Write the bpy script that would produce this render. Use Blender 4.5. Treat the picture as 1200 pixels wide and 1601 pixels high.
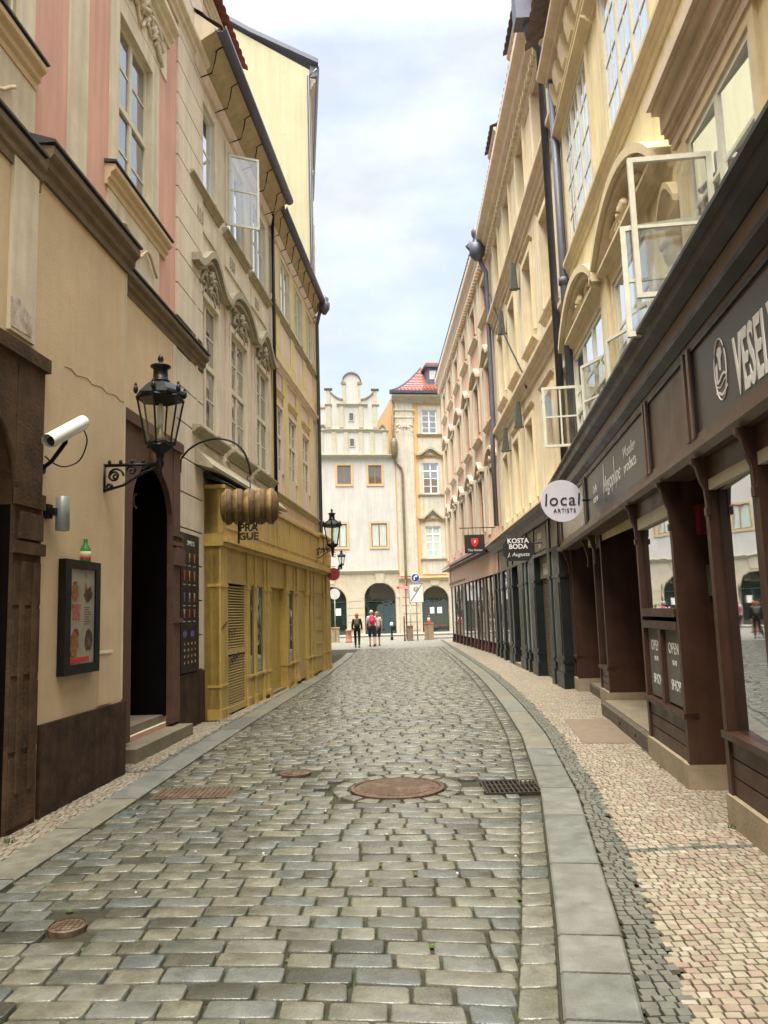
import bpy, bmesh, math, random
from mathutils import Vector, Matrix, noise
R=math.radians
rnd=random.Random(7)
for o in list(bpy.data.objects): bpy.data.objects.remove(o)
S=bpy.context.scene; C=S.collection
# ------------------------------------------------------------------ camera
F=1220.0; CX,CY=600.0,800.5; PITCH=math.atan((958-CY)/F); ROLL=math.atan(.031); EYE=1.6
cam=bpy.data.cameras.new('camera'); co=bpy.data.objects.new('camera',cam); C.objects.link(co); S.camera=co
cam.sensor_fit='VERTICAL'; cam.sensor_height=36; cam.sensor_width=36; cam.lens=F/1601*36; cam.clip_end=2000; cam.clip_start=.05
fw=Vector((0,math.cos(PITCH),math.sin(PITCH))); u0=Vector((0,-math.sin(PITCH),math.cos(PITCH))); r0=Vector((1,0,0))
cr=math.cos(ROLL); sr=math.sin(ROLL); rt=r0*cr-u0*sr; up=r0*sr+u0*cr
co.matrix_world=Matrix(((rt.x,up.x,-fw.x,0),(rt.y,up.y,-fw.y,0),(rt.z,up.z,-fw.z,EYE),(0,0,0,1)))
S.render.resolution_x=768; S.render.resolution_y=1024
# ------------------------------------------------------------------ sky and sun
W=bpy.data.worlds.new('World'); S.world=W; W.use_nodes=True; nt=W.node_tree; nt.nodes.clear()
N=nt.nodes.new; L=nt.links.new
wo=N('ShaderNodeOutputWorld'); bg=N('ShaderNodeBackground'); L(bg.outputs[0],wo.inputs[0])
sky=N('ShaderNodeTexSky'); sky.sky_type='NISHITA'; sky.sun_disc=False; sky.sun_elevation=R(75); sky.sun_rotation=R(215); sky.air_density=1.2; sky.dust_density=2
tc=N('ShaderNodeTexCoord'); mp=N('ShaderNodeMapping'); mp.inputs['Scale'].default_value=(1.2,1.2,2.6); mp.inputs['Location'].default_value=(.3,.2,.5)
L(tc.outputs['Generated'],mp.inputs[0])
nz=N('ShaderNodeTexNoise'); nz.inputs['Scale'].default_value=3.4; nz.inputs['Detail'].default_value=9; nz.inputs['Roughness'].default_value=.6; nz.inputs['Distortion'].default_value=.3
L(mp.outputs[0],nz.inputs[0])
rp=N('ShaderNodeValToRGB'); rp.color_ramp.elements[0].position=.34; rp.color_ramp.elements[0].color=(.58,.58,.58,1); rp.color_ramp.elements[1].position=.60; rp.color_ramp.elements[1].color=(1,1,1,1)
L(nz.outputs[0],rp.inputs[0])
sep=N('ShaderNodeSeparateXYZ'); L(tc.outputs['Generated'],sep.inputs[0])
mr=N('ShaderNodeMapRange'); mr.inputs[1].default_value=.62; mr.inputs[2].default_value=1.0; mr.inputs[3].default_value=2.9; mr.inputs[4].default_value=17.5
L(sep.outputs[2],mr.inputs[0])
cc=N('ShaderNodeVectorMath'); cc.operation='SCALE'; cc.inputs[0].default_value=(.89,.945,1.0); L(mr.outputs[0],cc.inputs['Scale'])
mx=N('ShaderNodeMix'); mx.data_type='RGBA'; L(rp.outputs[0],mx.inputs[0]); 
sk2=N('ShaderNodeVectorMath'); sk2.operation='SCALE'; sk2.inputs['Scale'].default_value=.95; L(sky.outputs[0],sk2.inputs[0])
nz2=N('ShaderNodeTexNoise'); nz2.inputs['Scale'].default_value=5.5; nz2.inputs['Detail'].default_value=8; nz2.inputs['Roughness'].default_value=.55; L(mp.outputs[0],nz2.inputs[0])
mr2=N('ShaderNodeMapRange'); mr2.inputs[1].default_value=.35; mr2.inputs[2].default_value=.62; mr2.inputs[3].default_value=.87; mr2.inputs[4].default_value=1.06; L(nz2.outputs[0],mr2.inputs[0])
cc2=N('ShaderNodeVectorMath'); cc2.operation='SCALE'; L(cc.outputs[0],cc2.inputs[0]); L(mr2.outputs[0],cc2.inputs['Scale'])
L(sk2.outputs[0],mx.inputs[6]); L(cc2.outputs[0],mx.inputs[7])
L(mx.outputs[2],bg.inputs[0]); bg.inputs[1].default_value=.1
sl=bpy.data.lights.new('sun','SUN'); sl.energy=3.2; sl.angle=R(42); sl.color=(1,.90,.74); so=bpy.data.objects.new('sun',sl); C.objects.link(so)
d_=Vector((.14,.34,-.93)).normalized(); so.rotation_euler=d_.to_track_quat('-Z','Y').to_euler(); so.location=(0,-5,40)
S.view_settings.view_transform='Standard'; S.view_settings.look='None'; S.view_settings.exposure=1.87; S.view_settings.gamma=1
# ------------------------------------------------------------------ materials
MATS={}
def mat(name,col,rough=.85,var=.12,scale=3,bump=.0,bscale=40,metal=0,streak=0,spec=.4,island=None,stain=None,stains=.5,coat=0):
    if name in MATS: return MATS[name]
    m=bpy.data.materials.new(name); m.use_nodes=True; t=m.node_tree; n=t.nodes; l=t.links; b=n['Principled BSDF']
    b.inputs['Roughness'].default_value=rough; b.inputs['Metallic'].default_value=metal; b.inputs['Specular IOR Level'].default_value=spec; b.inputs['Coat Weight'].default_value=coat
    tcn=n.new('ShaderNodeTexCoord'); base=None
    def mul(a,fac_out,lo,hi):
        r=n.new('ShaderNodeMapRange'); r.inputs[1].default_value=.3; r.inputs[2].default_value=.7; r.inputs[3].default_value=lo; r.inputs[4].default_value=hi; l.new(fac_out,r.inputs[0])
        s=n.new('ShaderNodeVectorMath'); s.operation='SCALE'
        if isinstance(a,tuple): s.inputs[0].default_value=a
        else: l.new(a,s.inputs[0])
        l.new(r.outputs[0],s.inputs['Scale']); return s.outputs[0]
    col=tuple(col[:3])
    if island:
        g=n.new('ShaderNodeNewGeometry'); rr=n.new('ShaderNodeValToRGB'); e=rr.color_ramp.elements
        e[0].color=(*island[0],1); e[-1].color=(*island[-1],1)
        for i,c in enumerate(island[1:-1]):
            x=e.new((i+1)/(len(island)-1)); x.color=(*c,1)
        l.new(g.outputs['Random Per Island'],rr.inputs[0]); cur=rr.outputs[0]
    else: cur=col
    nz=n.new('ShaderNodeTexNoise'); nz.inputs['Scale'].default_value=scale; nz.inputs['Detail'].default_value=8; nz.inputs['Roughness'].default_value=.65; l.new(tcn.outputs['Object'],nz.inputs[0])
    cur=mul(cur,nz.outputs[0],1-var,1+var)
    if streak:
        mpn=n.new('ShaderNodeMapping'); mpn.inputs['Scale'].default_value=(5,5,.35); l.new(tcn.outputs['Object'],mpn.inputs[0])
        n2=n.new('ShaderNodeTexNoise'); n2.inputs['Scale'].default_value=1.6; n2.inputs['Detail'].default_value=6; l.new(mpn.outputs[0],n2.inputs[0])
        cur=mul(cur,n2.outputs[0],1-streak,1+streak*.4)
    if stain:
        n3=n.new('ShaderNodeTexNoise'); n3.inputs['Scale'].default_value=scale*.6; n3.inputs['Detail'].default_value=10; n3.inputs['Roughness'].default_value=.7; l.new(tcn.outputs['Object'],n3.inputs[0])
        r3=n.new('ShaderNodeMapRange'); r3.inputs[1].default_value=.5; r3.inputs[2].default_value=.68; r3.inputs[3].default_value=0; r3.inputs[4].default_value=stains; l.new(n3.outputs[0],r3.inputs[0])
        mm=n.new('ShaderNodeMix'); mm.data_type='RGBA'; l.new(r3.outputs[0],mm.inputs[0]); l.new(cur,mm.inputs[6]); mm.inputs[7].default_value=(*stain,1); cur=mm.outputs[2]
    l.new(cur,b.inputs['Base Color'])
    if bump:
        n4=n.new('ShaderNodeTexNoise'); n4.inputs['Scale'].default_value=bscale; n4.inputs['Detail'].default_value=5; l.new(tcn.outputs['Object'],n4.inputs[0])
        bp=n.new('ShaderNodeBump'); bp.inputs['Strength'].default_value=bump; bp.inputs['Distance'].default_value=.01; l.new(n4.outputs[0],bp.inputs['Height']); l.new(bp.outputs[0],b.inputs['Normal'])
        rg=n.new('ShaderNodeMapRange'); rg.inputs[1].default_value=.3; rg.inputs[2].default_value=.7; rg.inputs[3].default_value=max(.03,rough-.1); rg.inputs[4].default_value=min(1,rough+.1); l.new(nz.outputs[0],rg.inputs[0]); l.new(rg.outputs[0],b.inputs['Roughness'])
    MATS[name]=m; return m
def glass(name,dark=(.02,.025,.03),refl=.5,wav=.02,curtain=None):
    m=bpy.data.materials.new(name); m.use_nodes=True; t=m.node_tree; n=t.nodes; l=t.links; n.clear()
    o=n.new('ShaderNodeOutputMaterial'); d=n.new('ShaderNodeBsdfDiffuse'); d.inputs[0].default_value=(*dark,1)
    g=n.new('ShaderNodeBsdfGlossy'); g.inputs['Roughness'].default_value=.02; g.inputs[0].default_value=(.92,.95,1,1)
    mix=n.new('ShaderNodeMixShader'); fr=n.new('ShaderNodeFresnel'); fr.inputs[0].default_value=1.6
    mr=n.new('ShaderNodeMapRange'); mr.inputs[3].default_value=refl; mr.inputs[4].default_value=1; l.new(fr.outputs[0],mr.inputs[0]); l.new(mr.outputs[0],mix.inputs[0])
    l.new(d.outputs[0],mix.inputs[1]); l.new(g.outputs[0],mix.inputs[2]); l.new(mix.outputs[0],o.inputs[0])
    tcn=n.new('ShaderNodeTexCoord'); nz=n.new('ShaderNodeTexNoise'); nz.inputs['Scale'].default_value=1.5; l.new(tcn.outputs['Object'],nz.inputs[0])
    bp=n.new('ShaderNodeBump'); bp.inputs['Strength'].default_value=wav; bp.inputs['Distance'].default_value=.2; l.new(nz.outputs[0],bp.inputs['Height']); l.new(bp.outputs[0],g.inputs['Normal'])
    if curtain:
        mp_=n.new('ShaderNodeMapping'); mp_.inputs['Scale'].default_value=(9,9,.5); l.new(tcn.outputs['Object'],mp_.inputs[0]); w=n.new('ShaderNodeTexNoise'); w.inputs['Scale'].default_value=2; l.new(mp_.outputs[0],w.inputs[0])
        c=n.new('ShaderNodeValToRGB'); c.color_ramp.elements[0].color=(*[x*.7 for x in curtain],1); c.color_ramp.elements[0].position=.35; c.color_ramp.elements[1].color=(*curtain,1); c.color_ramp.elements[1].position=.65; l.new(w.outputs[0],c.inputs[0]); l.new(c.outputs[0],d.inputs[0])
    MATS[name]=m; return m
pink=mat('pink stucco',(.62,.35,.26),.9,.08,1.2,.25,60,streak=.14)
cream=mat('cream stucco',(.64,.56,.41),.9,.10,2,.3,50,streak=.16,stain=(.40,.31,.18),stains=.35)
tan=mat('tan stucco',(.61,.46,.285),.9,.09,1.5,.3,50,streak=.05,stain=(.46,.34,.20),stains=.4)
brickc=mat('banded render',(.64,.56,.43),.9,.09,2,.3,50,streak=.14,stain=(.42,.33,.2),stains=.3)
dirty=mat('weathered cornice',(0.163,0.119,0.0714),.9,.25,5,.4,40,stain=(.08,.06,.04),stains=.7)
leadm=mat('dark lead flashing',(.05,.048,.05),.6,.2,5,.1)
brown=mat('brown plinth paint',(.062,.036,.022),.7,.55,6,.35,30,streak=.3,stain=(.012,.009,.007),stains=.7,spec=.15)
brstone=mat('brown sandstone',(.085,.052,.03),.9,.4,4,.7,35,stain=(.035,.025,.018),stains=.7,spec=.15)
stone=mat('worn step stone',(0.195,0.165,0.112),.8,.2,5,.3,40,stain=(.12,.1,.06),stains=.6)
black=mat('black paint',(0.0072,0.0072,0.0078),.45,.2,6,.1,30,spec=.25)
iron=mat('black iron',(0.0072,0.0084,0.0084),.42,.3,9,.2,60,metal=.3)
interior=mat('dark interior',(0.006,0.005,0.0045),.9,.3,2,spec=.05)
paint=mat('cream window paint',(.60,.55,.41),.55,.08,8,.1,30)
wpaint=mat('pale window paint',(.60,.60,.50),.5,.1,8,.1,30)
ocre=mat('ochre shop paint',(.50,.345,.09),.5,.12,3,.15,20,streak=.25,stain=(.27,.17,.06),stains=.6)
ocred=mat('ochre shutter',(.44,.32,.12),.55,.12,3,.1,20)
stL=mat('pale stucco',(.64,.57,.43),.9,.1,2,.3,50,streak=.16,stain=(.36,.29,.18),stains=.3)
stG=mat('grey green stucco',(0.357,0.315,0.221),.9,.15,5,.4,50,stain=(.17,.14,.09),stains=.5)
stP=mat('rose stucco',(.66,.53,.44),.9,.08,2,.2,50,streak=.12)
stY=mat('yellow stucco',(.66,.54,.26),.9,.08,2,.2,50,streak=.12)
gabY=mat('pale yellow render',(.42,.41,.27),.9,.07,.6,.2,30,streak=.10,stain=(.45,.46,.30),stains=.35)
slate=mat('grey zinc gutter',(0.096,0.104,0.144),.5,.2,4,.1,30,metal=.2)
soff=mat('soffit boards',(0.405,0.331,0.203),.85,.15,4,streak=.1)
tile=mat('red roof tile',(.30,.11,.075),.85,.25,6,.3,40)
tile2=mat('weathered roof tile',(.17,.12,.10),.85,.3,6,.3,40)
white=mat('white render',(.45,.44,.415),.9,.07,.8,.25,40,streak=.12,stain=(.36,.34,.29),stains=.45)
limest=mat('limestone arcade',(0.416,0.376,0.288),.9,.1,2,.3,40,streak=.1,stain=(.42,.36,.24),stains=.3)
olive=mat('yellow green moulding',(.40,.375,.285),.9,.12,4,.2,40,stain=(.3,.27,.15),stains=.5)
orng=mat('orange stucco',(0.548,0.332,0.141),.9,.07,2,.2,40)
wood=mat('brown window wood',(.25,.12,.06),.6,.15,6,.1)
trimo=mat('ochre stone surround',(.44,.34,.20),.85,.1,4,.1)
yel=mat('warm yellow stucco',(.77,.67,.40),.9,.12,1.2,.35,50,streak=.18,stain=(.62,.5,.3),stains=.3)
yelm=mat('yellow moulding',(.66,.56,.36),.9,.12,3,.25,50,stain=(.45,.36,.23),stains=.4)
beige=mat('beige stucco',(.74,.64,.44),.9,.12,1.5,.35,50,streak=.22,stain=(.58,.48,.32),stains=.3)
beigem=mat('beige moulding',(.60,.50,.37),.9,.15,3,.25,50,stain=(.38,.3,.22),stains=.4)
salm=mat('salmon stucco',(.62,.41,.31),.9,.1,1.5,.25,50,streak=.15)
crm3=mat('light cream pier',(0.609,0.55,0.423),.9,.1,2,.2,50,streak=.16)
plum=mat('plum window paint',(.20,.09,.09),.6,.15,5)
shopb=mat('brown shopfront wood',(.050,.025,.016),.42,.2,4,.15,25,streak=.25,stain=(.06,.025,.018),stains=.5,spec=.25)
shopf=mat('brown fascia panel',(0.099,0.0619,0.0413),.4,.12,3,.1,25)
shopg=mat('dark sign panel',(0.0507,0.0473,0.0376),.35,.1,3)
shopd=mat('near black cornice',(0.012,0.0132,0.0156),.4,.2,4,.1,25)
plin=mat('sandstone plinth',(.27,.22,.145),.85,.2,5,.4,35,stain=(.2,.15,.08),stains=.6)
kbl=mat('black green shopfront',(0.0104,0.0149,0.0156),.38,.25,5,.15,25)
kgr=mat('olive grey shop panel',(0.175,0.166,0.114),.6,.15,3,.1,25)
shut=mat('rolled steel shutter',(.17,.155,.12),.5,.15,4,metal=.3)
whitep=mat('white lettering',(0.68,0.68,0.672),.5,.03,4)
discw=mat('pale lilac sign face',(0.527,0.527,0.612),.4,.04,3)
redp=mat('red paint',(.55,.02,.025),.4,.1,4)
bluep=mat('blue sign face',(.01,.06,.45),.35,.05,4)
gold=mat('brass lettering',(.5,.33,.1),.35,.1,6,metal=.6)
greyp=mat('grey metal',(.30,.32,.30),.4,.1,6,metal=.4)
camw=mat('white camera housing',(.70,.70,.66),.35,.05,6)
skin=mat('skin',(.50,.30,.22),.6,.05,8)
glD=glass('dark window pane',refl=.16)
glS=glass('sky lit window pane',dark=(.20,.22,.22),refl=.86,wav=.006)
glM=glass('old window pane',dark=(.10,.095,.075),refl=.30,wav=.05)
glC=glass('curtained window pane',dark=(.4,.45,.42),refl=.12,curtain=(.50,.60,.55))
glBr=glass('brown dim pane',dark=(.085,.07,.045),refl=.10,wav=.03)
glShop=glass('shop window glass',dark=(.012,.013,.012),refl=.5,wav=.01)
gArc=glass('arcade glass',dark=(.012,.02,.014),refl=.06,wav=.03)
# ------------------------------------------------------------------ mesh helpers
class Fr:
    def __init__(s,A,B,side=None):
        s.A=Vector((A[0],A[1],0)); t=Vector((B[0]-A[0],B[1]-A[1],0)); s.L=t.length; s.t=t.normalized()
        s.n=Vector((s.t.y,-s.t.x,0))
        if side=='R': s.n=-s.n
    def p(s,u,d,z): return s.A+s.t*u+s.n*d+Vector((0,0,z))
class MB:
    def __init__(s): s.v=[];s.f=[];s.mi=[];s.sm=[];s.mats=[];s.m=None;s.s=False
    def use(s,m,smooth=False):
        s.s=smooth
        if m not in s.mats: s.mats.append(m)
        s.m=s.mats.index(m); return s
    def add(s,vs,fs):
        k=len(s.v); s.v+=[tuple(x) for x in vs]
        for f in fs: s.f.append([k+i for i in f]); s.mi.append(s.m or 0); s.sm.append(s.s)
    def box(s,fr,u0,u1,d0,d1,z0,z1):
        P=[fr.p(u,d,z) for u in (u0,u1) for d in (d0,d1) for z in (z0,z1)]
        s.add(P,[(0,1,3,2),(4,6,7,5),(0,4,5,1),(2,3,7,6),(0,2,6,4),(1,5,7,3)])
    def abox(s,x0,x1,y0,y1,z0,z1): s.box(AX,x0,x1,y0,y1,z0,z1)
    def poly(s,fr,pts,d0,d1):
        n=len(pts); P=[fr.p(u,d0,z) for u,z in pts]+[fr.p(u,d1,z) for u,z in pts]
        s.add(P,[list(range(n)),list(range(2*n-1,n-1,-1))]+[(i,(i+1)%n,n+(i+1)%n,n+i) for i in range(n)])
    def sweep(s,fr,prof,u0,u1,slope=0):
        n=len(prof); P=[fr.p(u0,d,z) for d,z in prof]+[fr.p(u1,d,z+slope) for d,z in prof]
        s.add(P,[list(range(n)),list(range(2*n-1,n-1,-1))]+[(i,(i+1)%n,n+(i+1)%n,n+i) for i in range(n)])
    def band(s,fr,top,th,d0,d1):
        """curved moulding: top = list of (u,z) ; th thickness"""
        for (a,b),(c,e) in zip(top,top[1:]): s.poly(fr,[(a,b-th),(a,b),(c,e),(c,e-th)],d0,d1)
    def quad(s,a,b,c,d): s.add([a,b,c,d],[(0,1,2,3)])
    def tube(s,pts,r,seg=8,cap=True):
        pts=[Vector(p) for p in pts]; rs=r if isinstance(r,(list,tuple)) else [r]*len(pts); rings=[]; V=[];Fc=[]
        for i,p in enumerate(pts):
            t=(pts[min(i+1,len(pts)-1)]-pts[max(i-1,0)]).normalized()
            a=Vector((0,0,1)) if abs(t.z)<.9 else Vector((1,0,0)); x=t.cross(a).normalized(); y=t.cross(x)
            for k in range(seg): an=2*math.pi*k/seg; V.append(p+(x*math.cos(an)+y*math.sin(an))*rs[i])
        for i in range(len(pts)-1):
            for k in range(seg): Fc.append((i*seg+k,i*seg+(k+1)%seg,(i+1)*seg+(k+1)%seg,(i+1)*seg+k))
        if cap: Fc.append(list(range(seg))[::-1]); Fc.append(list(range((len(pts)-1)*seg,len(pts)*seg)))
        s.add(V,Fc)
    def lathe(s,c,prof,seg=16,axis=None):
        c=Vector(c); ax=(axis or Vector((0,0,1))).normalized(); a=Vector((1,0,0)) if abs(ax.x)<.9 else Vector((0,1,0)); x=ax.cross(a).normalized(); y=ax.cross(x); V=[];Fc=[]
        for r,h in prof:
            for k in range(seg): an=2*math.pi*(k+.5)/seg; V.append(c+ax*h+(x*math.cos(an)+y*math.sin(an))*r)
        n=len(prof)
        for i in range(n-1):
            for k in range(seg): Fc.append((i*seg+k,i*seg+(k+1)%seg,(i+1)*seg+(k+1)%seg,(i+1)*seg+k))
        Fc.append(list(range(seg))[::-1]); Fc.append(list(range((n-1)*seg,n*seg))); s.add(V,Fc)
    def ball(s,c,rx,ry,rz,seg=10,rings=7):
        V=[];Fc=[];c=Vector(c)
        for i in range(rings+1):
            th=math.pi*i/rings
            for k in range(seg): an=2*math.pi*k/seg; V.append(c+Vector((rx*math.sin(th)*math.cos(an),ry*math.sin(th)*math.sin(an),rz*math.cos(th))))
        for i in range(rings):
            for k in range(seg): Fc.append((i*seg+k,i*seg+(k+1)%seg,(i+1)*seg+(k+1)%seg,(i+1)*seg+k))
        s.add(V,Fc)
    def build(s,name,parent=None,label=None,cat=None,group=None,kind=None,recalc=True):
        me=bpy.data.meshes.new(name); me.from_pydata(s.v,[],s.f)
        for m in s.mats: me.materials.append(m)
        me.polygons.foreach_set('material_index',s.mi); me.polygons.foreach_set('use_smooth',s.sm); me.update()
        if recalc:
            b=bmesh.new(); b.from_mesh(me); bmesh.ops.recalc_face_normals(b,faces=b.faces); b.to_mesh(me); b.free()
        o=bpy.data.objects.new(name,me); C.objects.link(o)
        if parent is not None:
            loc=wloc(parent); me.transform(Matrix.Translation(-loc)); o.parent=parent
        if label: o['label']=label
        if cat: o['category']=cat
        if group: o['group']=group
        if kind: o['kind']=kind
        return o
def wloc(o):
    v=Vector((0,0,0))
    while o is not None: v+=o.location; o=o.parent
    return v
def smooth(pts,n=5):
    P=[Vector(p) for p in pts]; out=[]
    for i in range(len(P)-1):
        p0=P[max(i-1,0)]; p1=P[i]; p2=P[i+1]; p3=P[min(i+2,len(P)-1)]
        for k in range(n):
            t=k/n; out.append(.5*((2*p1)+(p2-p0)*t+(2*p0-5*p1+4*p2-p3)*t*t+(3*p1-p0-3*p2+p3)*t**3))
    return out+[P[-1]]
AX=Fr((0,0),(1,0)); AX.n=Vector((0,1,0))
def thing(name,loc,label,cat,group=None):
    o=bpy.data.objects.new(name,None); C.objects.link(o); o.location=loc; o['label']=label; o['category']=cat; o.empty_display_size=.2
    if group: o['group']=group
    return o
def dup(root,delta,label=None):
    def cp(o,par):
        c=o.copy(); C.objects.link(c); c.parent=par
        for ch in [x for x in bpy.data.objects if x.parent==o]: cp(ch,c)
        return c
    r=cp(root,root.parent); r.location=root.location+Vector(delta)
    if label: r['label']=label
    return r
def text(parent,name,s,org,xd,size,m,ext=.003,align='CENTER',shear=0,sx=1,bold=0,zrot=None,kind=None,sp=1):
    cu=bpy.data.curves.new('t','FONT'); cu.body=s; cu.size=size; cu.extrude=ext; cu.align_x=align; cu.align_y='CENTER'; cu.shear=shear; cu.offset=bold; cu.space_line=.85; cu.space_character=sp; cu.resolution_u=3
    to=bpy.data.objects.new('t',cu); C.objects.link(to); dg=bpy.context.evaluated_depsgraph_get(); me=bpy.data.meshes.new_from_object(to.evaluated_get(dg)); bpy.data.objects.remove(to)
    xd=Vector(xd).normalized(); z=Vector((0,0,1)); 
    if zrot: z=Vector(zrot)
    n=xd.cross(z).normalized(); org=Vector(org)
    M=Matrix(((xd.x*sx,z.x,n.x,org.x),(xd.y*sx,z.y,n.y,org.y),(xd.z*sx,z.z,n.z,org.z),(0,0,0,1))); me.transform(M)
    me.materials.clear(); me.materials.append(m)
    o=bpy.data.objects.new(name,me); C.objects.link(o)
    if parent is not None: me.transform(Matrix.Translation(-wloc(parent))); o.parent=parent
    return o
def wall(mb,fr,u0,u1,z0,z1,ops,back=-8,m=None,reveal=None):
    """ops: (ua,ub,za,zb,depth)"""
    if m: mb.use(m)
    us=sorted(set([u0,u1]+[min(max(x,u0),u1) for o in ops for x in o[:2]])); zs=sorted(set([z0,z1]+[min(max(x,z0),z1) for o in ops for x in o[2:4]]))
    for a,b in zip(us,us[1:]):
        for c,e in zip(zs,zs[1:]):
            cu=(a+b)/2; cz=(c+e)/2
            if any(o[0]<cu<o[1] and o[2]<cz<o[3] for o in ops): continue
            mb.quad(fr.p(a,0,c),fr.p(b,0,c),fr.p(b,0,e),fr.p(a,0,e))
    if reveal: mb.use(reveal)
    for (a,b,c,e,dp) in ops:
        mb.quad(fr.p(a,0,c),fr.p(a,-dp,c),fr.p(a,-dp,e),fr.p(a,0,e)); mb.quad(fr.p(b,0,c),fr.p(b,-dp,c),fr.p(b,-dp,e),fr.p(b,0,e))
        mb.quad(fr.p(a,0,c),fr.p(b,0,c),fr.p(b,-dp,c),fr.p(a,-dp,c)); mb.quad(fr.p(a,0,e),fr.p(b,0,e),fr.p(b,-dp,e),fr.p(a,-dp,e))
        mb.quad(fr.p(a,-dp-.12,c),fr.p(b,-dp-.12,c),fr.p(b,-dp-.12,e),fr.p(a,-dp-.12,e))
    if m: mb.use(m)
    for u in (u0,u1): mb.quad(fr.p(u,0,z0),fr.p(u,back,z0),fr.p(u,back,z1),fr.p(u,0,z1))
    mb.quad(fr.p(u0,back,z0),fr.p(u1,back,z0),fr.p(u1,back,z1),fr.p(u0,back,z1)); mb.quad(fr.p(u0,0,z1),fr.p(u1,0,z1),fr.p(u1,back,z1),fr.p(u0,back,z1))
def window(par,fr,ua,ub,za,zb,dep=.25,cols=2,rows=3,fm=paint,gm=glM,tr=.62,bar=.03,fw_=.06,sub=2,label=None,skip=None,sky_turn=False):
    """frame with meeting stile, transom at fraction tr, glazing bars; the pane is a child"""
    mb=MB(); mb.use(fm); d0,d1=-dep,-dep+.07
    mb.box(fr,ua,ua+fw_,d0,d1,za,zb); mb.box(fr,ub-fw_,ub,d0,d1,za,zb); mb.box(fr,ua+fw_,ub-fw_,d0,d1,za,za+fw_); mb.box(fr,ua+fw_,ub-fw_,d0,d1,zb-fw_,zb)
    w=(ub-ua-2*fw_)/cols; zt=za+(zb-za)*tr if tr else None
    for i in range(1,cols):
        u=ua+fw_+w*i; mb.box(fr,u-.045,u+.045,d0+.003,d1+.004,za+fw_,zb-fw_)
    if tr: mb.box(fr,ua+fw_,ub-fw_,d0+.006,d1+.012,zt-.045,zt+.045)
    for i in range(1,rows):
        z=za+(zb-za)*i/rows
        if tr and abs(z-zt)<.12: continue
        mb.box(fr,ua+fw_,ub-fw_,d0+.009,d1-.011,z-bar/2,z+bar/2)
    if sub>1:
        for i in range(cols):
            for j in range(1,sub):
                u=ua+fw_+w*(i+j/sub); mb.box(fr,u-bar/2,u+bar/2,d0+.012,d1-.013,za+fw_,zb-fw_)
    o=mb.build('window',par,label)
    g=MB().use(gm)
    if sky_turn:  # panes skewed in their frame so the reflection catches open sky
        for i in range(cols):
            a=ua+fw_+w*i+.03; b=a+w-.06; g.quad(fr.p(a,d0+.012,za+.02),fr.p(b,d0+.058,za+.02),fr.p(b,d0+.058,zb-.02),fr.p(a,d0+.012,zb-.02))
    else: g.box(fr,ua+.01,ub-.01,d0+.014,d0+.048,za+.01,zb-.01)
    g.build('pane',o)
    return o
def surround(mb,fr,ua,ub,za,zb,w=.15,d=.04,bottom=False):
    mb.box(fr,ua-w,ua,0,d,za,zb+w); mb.box(fr,ub,ub+w,0,d,za,zb+w); mb.box(fr,ua,ub,0,d,zb,zb+w)
    if bottom: mb.box(fr,ua-w,ub+w,0,d,za-w,za)
def surr(par,fr,o,w,d,m,bottom=False):
    mb=MB().use(m); surround(mb,fr,*o[:4],w,d,bottom); return mb.build('window_surround',par)
def corn(z0,z1,d,n=3):
    """stepped cornice profile (d,z)"""
    h=z1-z0; return [(0,z0),(d*.25,z0),(d*.3,z0+h*.25),(d*.55,z0+h*.35),(d*.6,z0+h*.55),(d*.9,z0+h*.65),(d,z0+h*.72),(d,z1-.02),(0,z1)]
def arc(u0,u1,z,rise,n=12):
    out=[]
    for i in range(n+1):
        t=i/n; out.append((u0+(u1-u0)*t,z+rise*math.sin(math.pi*t)))
    return out
def segarc(u0,u1,z,rise,n=12):
    w=(u1-u0)/2; r=(w*w+rise*rise)/(2*rise); c=(u0+u1)/2; out=[]; a=math.asin(w/r)
    for i in range(n+1):
        t=-a+2*a*i/n; out.append((c+r*math.sin(t),z+rise-r+r*math.cos(t)))
    return out
def wave(u0,u1,z,rise,n=16):
    out=[]
    for i in range(n+1):
        t=i/n; e=min(t,1-t)*2; s=0 if e<.18 else (e-.18)/.82; out.append((u0+(u1-u0)*t,z+rise*(s*s*(3-2*s))))
    return out
def scrolls(mb,fr,u,z,w,h,d=.05,r=.022):
    """stucco relief: mirrored scrolls round a shell"""
    for s in (-1,1):
        pts=[]
        for i in range(16):
            a=i*.45; q=(1-i/17); pts.append(fr.p(u+s*(w*.32+w*.17*q*math.cos(a)),d*.6,z+h*.25*q*math.sin(a)))
        mb.tube(pts,[r*(1.2-.5*i/16) for i in range(16)],5)
        pts=[fr.p(u+s*(w*.1+w*.4*t),d*.5,z-h*.3+h*.35*math.sin(t*4)) for t in [j/8 for j in range(9)]]; mb.tube(pts,[r]*9,5)
    for a in range(5):
        an=math.pi*(a+.5)/5; mb.tube([fr.p(u,d*.6,z-h*.1),fr.p(u+w*.13*math.cos(an),d,z-h*.1+h*.38*math.sin(an))],[r*.6,r*1.3],5)
    c=fr.p(u,d*.5,z-h*.1); mb.ball(c,.05,.05,.05,8,5)
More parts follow.
